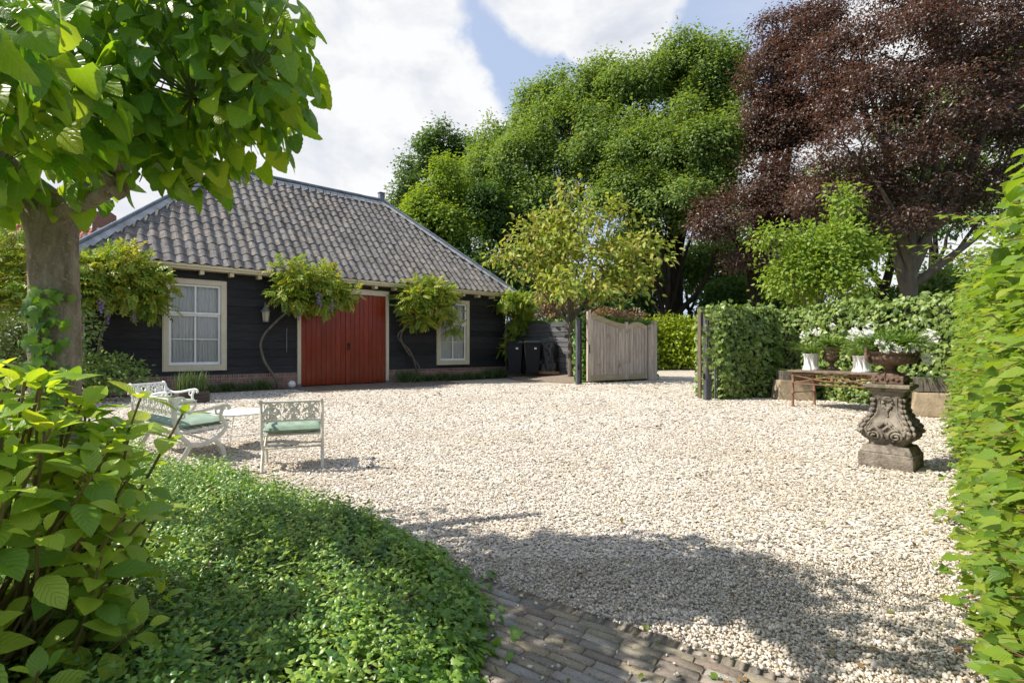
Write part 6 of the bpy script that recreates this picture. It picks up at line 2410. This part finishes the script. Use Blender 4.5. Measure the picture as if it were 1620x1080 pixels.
# ------------------------------------------------------------------ hornbeam hedge on the right
def hornbeam():
    t = thing('hornbeam_hedge', 'tall bright green hornbeam hedge along the right edge of the gravel', 'hedge', (0, 0, 0))
    r = np.random.default_rng(600)
    Y0, Y1 = 1.0, 8.2
    h = lambda y: 1.84 + .06 * (y - 2.2)
    fx = lambda y, z: .27 + .845 * y + .10 * z
    c = MB()
    for i in range(12):
        ya, yb = Y0 + (Y1 - .3 - Y0) * i / 12, Y0 + (Y1 - .3 - Y0) * (i + 1) / 12
        c.hexa([(fx(ya, 0) + .22, ya, 0), (fx(ya, 0) + 1.2, ya, 0), (fx(yb, 0) + 1.2, yb, 0), (fx(yb, 0) + .22, yb, 0), (fx(ya, 2) + .22, ya, h(ya) - .25), (fx(ya, 2) + 1.0, ya, h(ya) - .25), (fx(yb, 2) + 1.0, yb, h(yb) - .25), (fx(yb, 2) + .22, yb, h(yb) - .25)])
    c.build('woody_core', M['hedge_core'], t)
    outn = np.array((-.76, .65, 0))
    # twigs: each carries a two ranked row of leaves
    n = 4000
    y = Y0 + (Y1 - Y0) * r.random(n) ** 1.45
    z = r.random(n)
    onTop = r.random(n) < .16
    z = np.where(onTop, 1.0, z) * (1.84 + .06 * (y - 2.2))
    x = .27 + .845 * y + .10 * z + np.where(onTop, r.uniform(0, 1.0, n), 0)
    base = np.stack([x, y, z], 1) - outn * r.uniform(.0, .12, (n, 1))
    base[:, 0] += .04 * np.sin(y * 5 + z * 3)
    d = unit(outn * .8 + np.stack([r.normal(0, .45, n), r.normal(0, .55, n), r.normal(.15, .4, n) + onTop * .9], 1))
    L = r.uniform(.08, .24, n) * np.where(r.random(n) < .03, 1.5, 1)
    P, Tn, Nn = [], [], []
    k = 6
    up = np.array((0, 0, 1.0))
    side = unit(np.cross(d, up))
    tw = MB()
    for i in range(0, n):
        if y[i] < 6 and i % 3 == 0:
            tw.tube([Vector(base[i]), Vector(base[i] + d[i] * L[i] * 1.05 + np.array((0, 0, -.02)))], [.0028, .0012], 4, cap=False)
    tw.build('twig', M['twig_red'], t, kind='stuff')
    for j in range(k):
        f = (j + .4) / k
        s = 1 if j % 2 else -1
        P.append(base + d * (L * f)[:, None])
        Tn.append(unit(d * .75 + side * s * .85 + r.normal(0, .16, (n, 3)) + np.array((0, 0, -.25))))
        Nn.append(unit(np.cross(side, d) * .5 + r.normal(0, .38, (n, 3)) + np.array((-.2, -.38, .7))))
    P, Tn, Nn = np.concatenate(P), np.concatenate(Tn), np.concatenate(Nn)
    sc = .061 * r.uniform(.6, 1.25, len(P))
    ok = P[:, 2] > .02
    leaves_as_parts(T_HORN, P[ok], frames(Tn[ok], Nn[ok]), sc[ok], M['hornbeam_leaf'], t, 295)
    # a few long free shoots at the top
    Pp, Tt = [], []
    for (y_, z_, dx, dy, dz, ln) in ((4.6, 1.95, -.9, .1, .2, .7), (5.2, 1.95, -.8, .3, .35, .6), (3.4, 1.9, -.6, .6, .5, .4)):
        a = Vector((.27 + .845 * y_ + .1 * z_, y_, z_))
        dd = Vector((dx, dy, dz)).normalized()
        pts = [a + dd * ln * q + Vector((0, 0, .10 * math.sin(q * 2.6))) for q in (0, .25, .5, .75, 1)]
        sh = MB()
        sh.tube(pts, [.005, .002], 5)
        sh.build('shoot', M['twig_red'], t)
        for i in range(9):
            q = .2 + .8 * i / 8
            p = a + dd * ln * q + Vector((0, 0, .10 * math.sin(q * 2.6)))
            Pp.append(p)
            sd = dd.cross(Vector((0, 0, 1))) * (1 if i % 2 else -1)
            Tt.append(dd * .7 + sd + Vector((0, 0, -.3)))
    Pp, Tt = np.array([tuple(p) for p in Pp]), np.array([tuple(p) for p in Tt])
    scatter('shoot_leaves', T_HORN[0], Pp, frames(Tt, np.tile((0, -.2, 1.0), (len(Pp), 1)) + rdir(len(Pp), r) * .3), .08, M['hornbeam_leaf'], t, 'stuff')


hornbeam()


# ------------------------------------------------------------------ ground cover
def vinca():
    r = np.random.default_rng(700)
    n = 30000
    x = r.uniform(-5.2, .1, n)
    y = r.uniform(1.0, 6.4, n)
    d = poly_dist(x, y, MOUND)
    keep = (d > -.02 + r.normal(0, .03, n)) & (x > -1.12 * y - .3)
    near = np.clip(1.9 / np.maximum(y, .5), .28, 1.0)
    keep &= r.random(n) < near * .8 + .08
    x, y, d = x[keep], y[keep], d[keep]
    n = len(x)
    z = .115 * np.clip(d / .35, 0, 1) ** .6 + .03 * np.sin(x * 3.1) * np.sin(y * 2.7) + .025 * np.sin(x * 9 + y * 7) + .02 * np.sin(x * 17 - y * 13) + r.normal(0, .03, n)
    z = np.maximum(z, .01)
    P = np.stack([x, y, z - .03], 1)
    out = np.stack([r.normal(0, .45, n), r.normal(-.1, .45, n), np.ones(n)], 1)
    a = r.uniform(0, 2 * PI, n)
    tip = np.stack([np.cos(a), np.sin(a), r.normal(0, .2, n)], 1)
    Rr = frames(tip, out)
    zc = unit(out)
    yc = unit(tip - (tip * zc).sum(1, keepdims=True) * zc)
    Rr = np.stack([np.cross(yc, zc), yc, zc], 2)
    sc = .108 * r.uniform(.7, 1.3, n) * np.where(y > 3.2, 1.15, 1.0)
    o = scatter('vinca_ground_cover', T_SPRIG, P, Rr, sc, M['vinca_leaf'])
    tag(o, 'thick glossy green periwinkle ground cover in the foreground bed', 'ground cover', None, 'stuff')
    # the soil mound below
    gx, gy = np.meshgrid(np.linspace(-7, .2, 60), np.linspace(.6, 7.2, 60))
    dd = poly_dist(gx.ravel(), gy.ravel(), MOUND)
    zz = np.where(dd > 0, .055 * np.clip(dd / .45, 0, 1) ** .7, -.03)
    V = np.stack([gx.ravel(), gy.ravel(), zz], 1)
    T = []
    for j in range(59):
        for i in range(59):
            k = j * 60 + i
            T += [(k, k + 1, k + 61), (k, k + 61, k + 60)]
    me = mesh_np('planting_mound', V, np.array(T), M['soil'], None, None, True)
    m_ = link('planting_mound', me)
    m_['kind'] = 'structure'
    # ivy creeping along the right edge
    n = 1500
    t_ = r.random(n)
    e = [Vector((p[0], p[1], 0)) for p in MOUND[5:11]]
    pts = []
    for q in t_:
        f = q * (len(e) - 1.001)
        i = int(f)
        p = e[i].lerp(e[i + 1], f - i)
        pts.append((p.x, p.y))
    pts = np.array(pts) + r.normal(0, .07, (n, 2)) + np.array((-.03, .0))
    d = poly_dist(pts[:, 0], pts[:, 1], MOUND)
    z = .02 + .11 * np.clip((d + .05) / .25, 0, 1) ** .7 + r.uniform(-.02, .035, n)
    P = np.stack([pts[:, 0], pts[:, 1], z], 1)
    nrm = unit(np.array((.45, -.1, .8)) + rdir(n, r) * .55)
    tip = unit(np.array((.6, -.3, -.5)) + rdir(n, r) * .7)
    o = scatter('creeping_ivy', T_IVY, P, frames(tip, nrm), .052 * r.uniform(.6, 1.25, n), M['ivy_leaf'])
    tag(o, 'creeping ivy edging the periwinkle bed beside the brick path', 'ivy', None, 'stuff')


vinca()


def weed(label, p, h, seed):
    t = thing('weed_sprout', label, 'weed', p)
    r = np.random.default_rng(seed)
    m = MB()
    m.tube([(0, 0, -.05), (.005, 0, h * .5), (.0, .005, h)], [.004, .002], 5)
    m.build('stem', M['twig_green'], t)
    n = 22
    q = np.stack([np.zeros(n), np.zeros(n), np.linspace(.1, 1, n) * h], 1)
    a = np.arange(n) * 2.4
    d = np.stack([np.cos(a), np.sin(a), np.full(n, .35)], 1)
    scatter('foliage', T_NARROW, q, frames(d, np.tile((0, 0, 1.0), (n, 1)) + rdir(n, r) * .2), .05, M['vinca_leaf'], t)


weed('leftmost of three weed sprouts on the far edge of the ground cover', (-1.08, 3.22, .10), .11, 801)
weed('middle one of three weed sprouts on the edge of the ground cover', (-.86, 3.08, .10), .10, 802)
weed('rightmost of three weed sprouts on the edge of the ground cover', (-.60, 2.82, .09), .09, 803)


def litter():
    r = np.random.default_rng(850)
    n = 420
    y = 1.8 + 6 * r.random(n) ** 1.3
    k = r.random(n)
    x = np.where(k < .45, .27 + .845 * y - np.abs(r.normal(0, .16, n)), np.where(k < .7, r.uniform(-.5, .8, n) * y, r.uniform(-.2, .85, n) * y))
    ok = poly_dist(x, y, MOUND) < .05
    x, y = x[ok], y[ok]
    n = len(x)
    P = np.stack([x, y, np.full(n, .016) + r.uniform(0, .008, n)], 1)
    o = scatter('leaf_litter', T_OVATE, P, frames(rdir(n, r) * np.array((1, 1, .2)), np.array((0, 0, 1.0)) + rdir(n, r) * .35), .034 * r.uniform(.5, 1.3, n), M['litter'])
    tag(o, 'fallen leaves and bits scattered on the gravel and the brick path', 'leaf litter', None, 'stuff')
    n = 900
    y = 1.2 + 3.2 * r.random(n)
    x = .30 + .845 * y - np.abs(r.normal(0, .12, n)) + .1
    P = np.stack([x, y, r.uniform(.008, .03, n)], 1)
    o = scatter('dry_debris', T_GRASS, P, frames(rdir(n, r) * np.array((1, 1, .15)), np.array((0, 0, 1.0)) + rdir(n, r) * .5), .10 * r.uniform(.4, 1.2, n), M['dry_stalk'])
    tag(o, 'dry stalks and dead leaves along the foot of the hornbeam hedge', 'debris', None, 'stuff')


litter()


# ------------------------------------------------------------------ hydrangea
def hydrangea():
    bx, by = -1.88, 1.72
    t = thing('hydrangea_bush', 'big leafy hydrangea with bright green leaves in front of the white bench', 'shrub', (bx, by, 0))
    r = np.random.default_rng(900)
    shoots = []
    n = 150
    for i in range(n):
        a = r.uniform(0, 2 * PI)
        z = .18 + .92 * r.random() ** .8
        e = (1 - (z / 1.16) ** 3.5) ** .6 * r.uniform(.75, 1.05)
        shoots.append(np.array((math.cos(a) * .60 * e, math.sin(a) * .55 * e, z)))
    shoots += [np.array((.50, .40, .93)), np.array((.36, .35, 1.0)), np.array((.20, .2, 1.08)), np.array((.0, .1, 1.12)), np.array((.44, .1, .86))]
    st = MB()
    P, Tn, Nn, sc = [], [], [], []
    for i, top in enumerate(shoots):
        b = np.array((r.normal(0, .10), r.normal(0, .09), -.02))
        mid = b * .5 + top * .5 + np.array((r.normal(0, .04), r.normal(0, .04), -.10))
        pts = spline([tuple(b), tuple(mid), tuple(top)], 6)
        st.tube(pts, [.009, .0045], 6)
        ax = unit((top - mid)[None])[0]
        ax = unit((ax + np.array((0, 0, .35)))[None])[0]
        a0 = r.uniform(0, 2 * PI)
        for k in range(5 if i < 150 else 7):
            back = k * .034 + (min(k, 5) ** 2) * .006
            o = np.array(pts[max(0, len(pts) - 1 - int(round(back / max(.02, (pts[-1] - pts[-2]).length))))])
            a = a0 + k * PI / 2
            u = unit(np.cross(ax, (.3, .2, .9))[None])[0]
            v = np.cross(ax, u)
            for s in (0, PI):
                if k > 2 and r.random() < .25:
                    continue
                dr = u * math.cos(a + s) + v * math.sin(a + s)
                el = (.95, .55, .22, .0, -.2, -.2, -.3, -.3)[k] + r.normal(0, .16)
                tip = dr * math.cos(el) + ax * math.sin(el)
                nn = ax * math.cos(el) - dr * math.sin(el) + r.normal(0, .14, 3)
                P.append(o + dr * .02)
                Tn.append(tip)
                Nn.append(nn)
                sc.append((.065, .108, .128, .132, .122, .115, .11, .10)[k] * r.uniform(.8, 1.15))
    st.build('stem', M['hydrangea_stem'], t, 60)
    P, Tn, Nn, sc = map(np.array, (P, Tn, Nn, sc))
    leaves_as_parts(T_HYD, P, frames(Tn, Nn), sc, M['hydrangea_leaf'], t, 296, base=(bx, by, 0))
    # dead twigs leaning at the base
    dt = MB()
    for i in range(16):
        a = Vector((r.normal(0, .14), r.normal(-.05, .12), 0.01))
        bq = a + Vector((r.normal(.02, .16), r.normal(-.05, .14), r.uniform(.06, .40)))
        limb(dt, a, bq, .006, .0035, .1, 5, i)
    dt.build('dead_twigs', M['pallet_wood'], t, kind='stuff')


hydrangea()


# ------------------------------------------------------------------ the linden
def linden():
    K = .75
    kp = lambda p: Vector((p[0] * K, p[1] * K, CH + (p[2] - CH) * K))
    TB = Vector((-2.715, 3.0, 0))
    t = thing('linden_tree', 'pollarded linden with a thick smooth trunk and large heart shaped leaves', 'tree', TB)
    tk = MB()
    V, Fc = [], []
    n, nz = 40, 48
    rr = random.Random(3)
    for j in range(nz + 1):
        z = -.05 + 2.14 * j / nz
        for i in range(n):
            a = 2 * PI * i / n
            r = .116 + .06 * math.exp(-(z + .05) * 5) + .016 * math.exp(-((z - 2.08) / .18) ** 2)
            r *= 1 + .03 * math.sin(a * 3 + z) + .018 * math.sin(a * 5 - z * 2.1 + 1) + .008 * math.sin(a * 11 + z * 5)
            for (ka, kz, amp, sz) in ((4.25, 1.42, .04, .045), (4.1, 1.2, .016, .04), (4.9, 1.75, .018, .05), (3.9, 1.95, .016, .045)):
                da = (a - ka + PI) % (2 * PI) - PI
                r += amp * math.exp(-(da * .16 / sz) ** 2 - ((z - kz) / sz) ** 2)
            V.append((r * math.cos(a) + .012 * math.sin(z * 2), r * math.sin(a), z))
    for j in range(nz):
        for i in range(n):
            i2 = (i + 1) % n
            Fc.append((j * n + i, j * n + i2, (j + 1) * n + i2, (j + 1) * n + i))
    Fc.append(tuple(nz * n + i for i in range(n)))
    tk.add(V, Fc)
    tk.build('trunk', M['bark_linden'], t, 80)
    L = lambda p: kp(p) - TB
    limbs = [([(-3.5, 3.9, 2.22), (-3.2, 3.7, 2.24), (-2.85, 3.45, 2.22), (-2.5, 3.25, 2.27)], [.062, .036]),
             ([(-2.55, 3.27, 2.25), (-2.48, 3.25, 2.45), (-2.45, 3.35, 2.80), (-2.5, 3.3, 3.1)], [.045, .03]),
             ([(-3.6, 4.0, 2.3), (-3.75, 3.7, 2.55), (-3.7, 3.2, 2.8), (-3.3, 2.6, 3.0)], [.13, .06]),
             ([(-3.7, 4.0, 2.3), (-4.1, 4.1, 2.6), (-4.5, 4.2, 3.0)], [.13, .06]),
             ([(-3.6, 4.1, 2.3), (-3.4, 4.3, 2.7), (-3.0, 4.5, 3.2)], [.12, .05])]
    for k, (pts, r) in enumerate(limbs):
        m = MB()
        m.tube(spline([L(p) for p in pts], 6), [q * K for q in r], 10)
        if k in (0, 1):
            e = L(pts[-1])
            for q in range(7):
                m.lathe([(.003, -.04), (.026, -.02), (.036, 0), (.026, .025), (.003, .035)], 8, e + Vector((random.gauss(0, .03), random.gauss(0, .03), random.gauss(0, .03))))
        m.build('limb', M['bark_linden'], t, 70)
    r = np.random.default_rng(1000)
    lobes = [(-2.05, 3.25, 2.95, .72, .75, .62, 230), (-2.55, 3.4, 2.85, .6, .6, .48, 150), (-3.3, 3.5, 2.75, .8, .7, .55, 190), (-2.5, 2.55, 2.55, .62, .5, .42, 170), (-2.15, 1.95, 2.42, .38, .35, .30, 70),
             (-2.2, 3.1, 3.65, .75, .8, .5, 170), (-3.2, 3.2, 3.7, 1.0, .9, .6, 170), (-4.2, 4.1, 2.9, .8, .8, .7, 70), (-1.62, 3.15, 3.05, .40, .5, .62, 130), (-3.9, 3.4, 2.35, .5, .5, .28, 60),
             (-2.2, 3.3, 2.38, .4, .35, .16, 30),
             (-1.9, 2.4, 3.9, .7, .6, .4, 90)]
    P, Nn = [], []
    tw = MB()
    for (x, y, z, a, b, c, k) in lobes:
        k = int(k * 1.5)
        d = rdir(k, r)
        rad = r.uniform(.25, 1.0, (k, 1)) ** .55
        q = np.array(kp((x, y, z))) + d * rad * np.array((a, b, c)) * K
        P.append(q)
        Nn.append(d)
        for i in range(0, k, 5):
            e = Vector(q[i]) - TB
            s = L((x, y, z)) + Vector((0, 0, -.1))
            limb(tw, s, e, .005, .0022, .12, 5, i)
    tw.build('twig', M['twig_green'], t, kind='stuff')
    P, Nn = np.concatenate(P), np.concatenate(Nn)
    ok = np.linalg.norm(P - np.array((0, 0, CH)), axis=1) > 1.15
    P, Nn = P[ok], Nn[ok]
    n = len(P)
    tip = unit(Nn * np.array((.6, .6, .2)) + np.array((.05, -.1, -.75)) + rdir(n, r) * .42)
    nrm = unit(Nn * .5 + np.array((-.25, -.25, .55)) + rdir(n, r) * .55)
    sc = .106 * r.uniform(.6, 1.25, n)
    leaves_as_parts(T_LIND, P - np.array(TB), frames(tip, nrm), sc, M['linden_leaf'], t, 298, base=TB)
    # ivy on the trunk
    v = thing('ivy_vine', 'ivy climbing the lower right side of the linden trunk', 'ivy', TB)
    m = MB()
    for a0 in (4.75, 5.1, 5.5):
        pts = [Vector(((.134 + .06 * math.exp(-z * 5)) * math.cos(a0 + .18 * math.sin(z * 4 + a0)), (.134 + .06 * math.exp(-z * 5)) * math.sin(a0 + .18 * math.sin(z * 4 + a0)), z)) for z in np.linspace(0, 1.55 - (a0 - 4.7) * .35, 14)]
        m.tube(pts, [.010, .004], 6)
    m.build('stem', M['bark_grey'], v)
    n = 210
    z = 1.5 * r.random(n) ** 1.1 + .05
    a = r.normal(5.25, .36, n) - .12 * z
    rad = .142 + .06 * np.exp(-z * 5) + r.uniform(0, .05, n)
    P = np.stack([rad * np.cos(a), rad * np.sin(a), z], 1)
    o = np.stack([np.cos(a), np.sin(a), np.full(n, .25)], 1)
    scatter('foliage', T_IVY, P, frames(unit(np.array((0, 0, -1.0)) + rdir(n, r) * .5), unit(o + rdir(n, r) * .4)), .066 * r.uniform(.5, 1.2, n), M['ivy_leaf'], v, 'stuff')


linden()
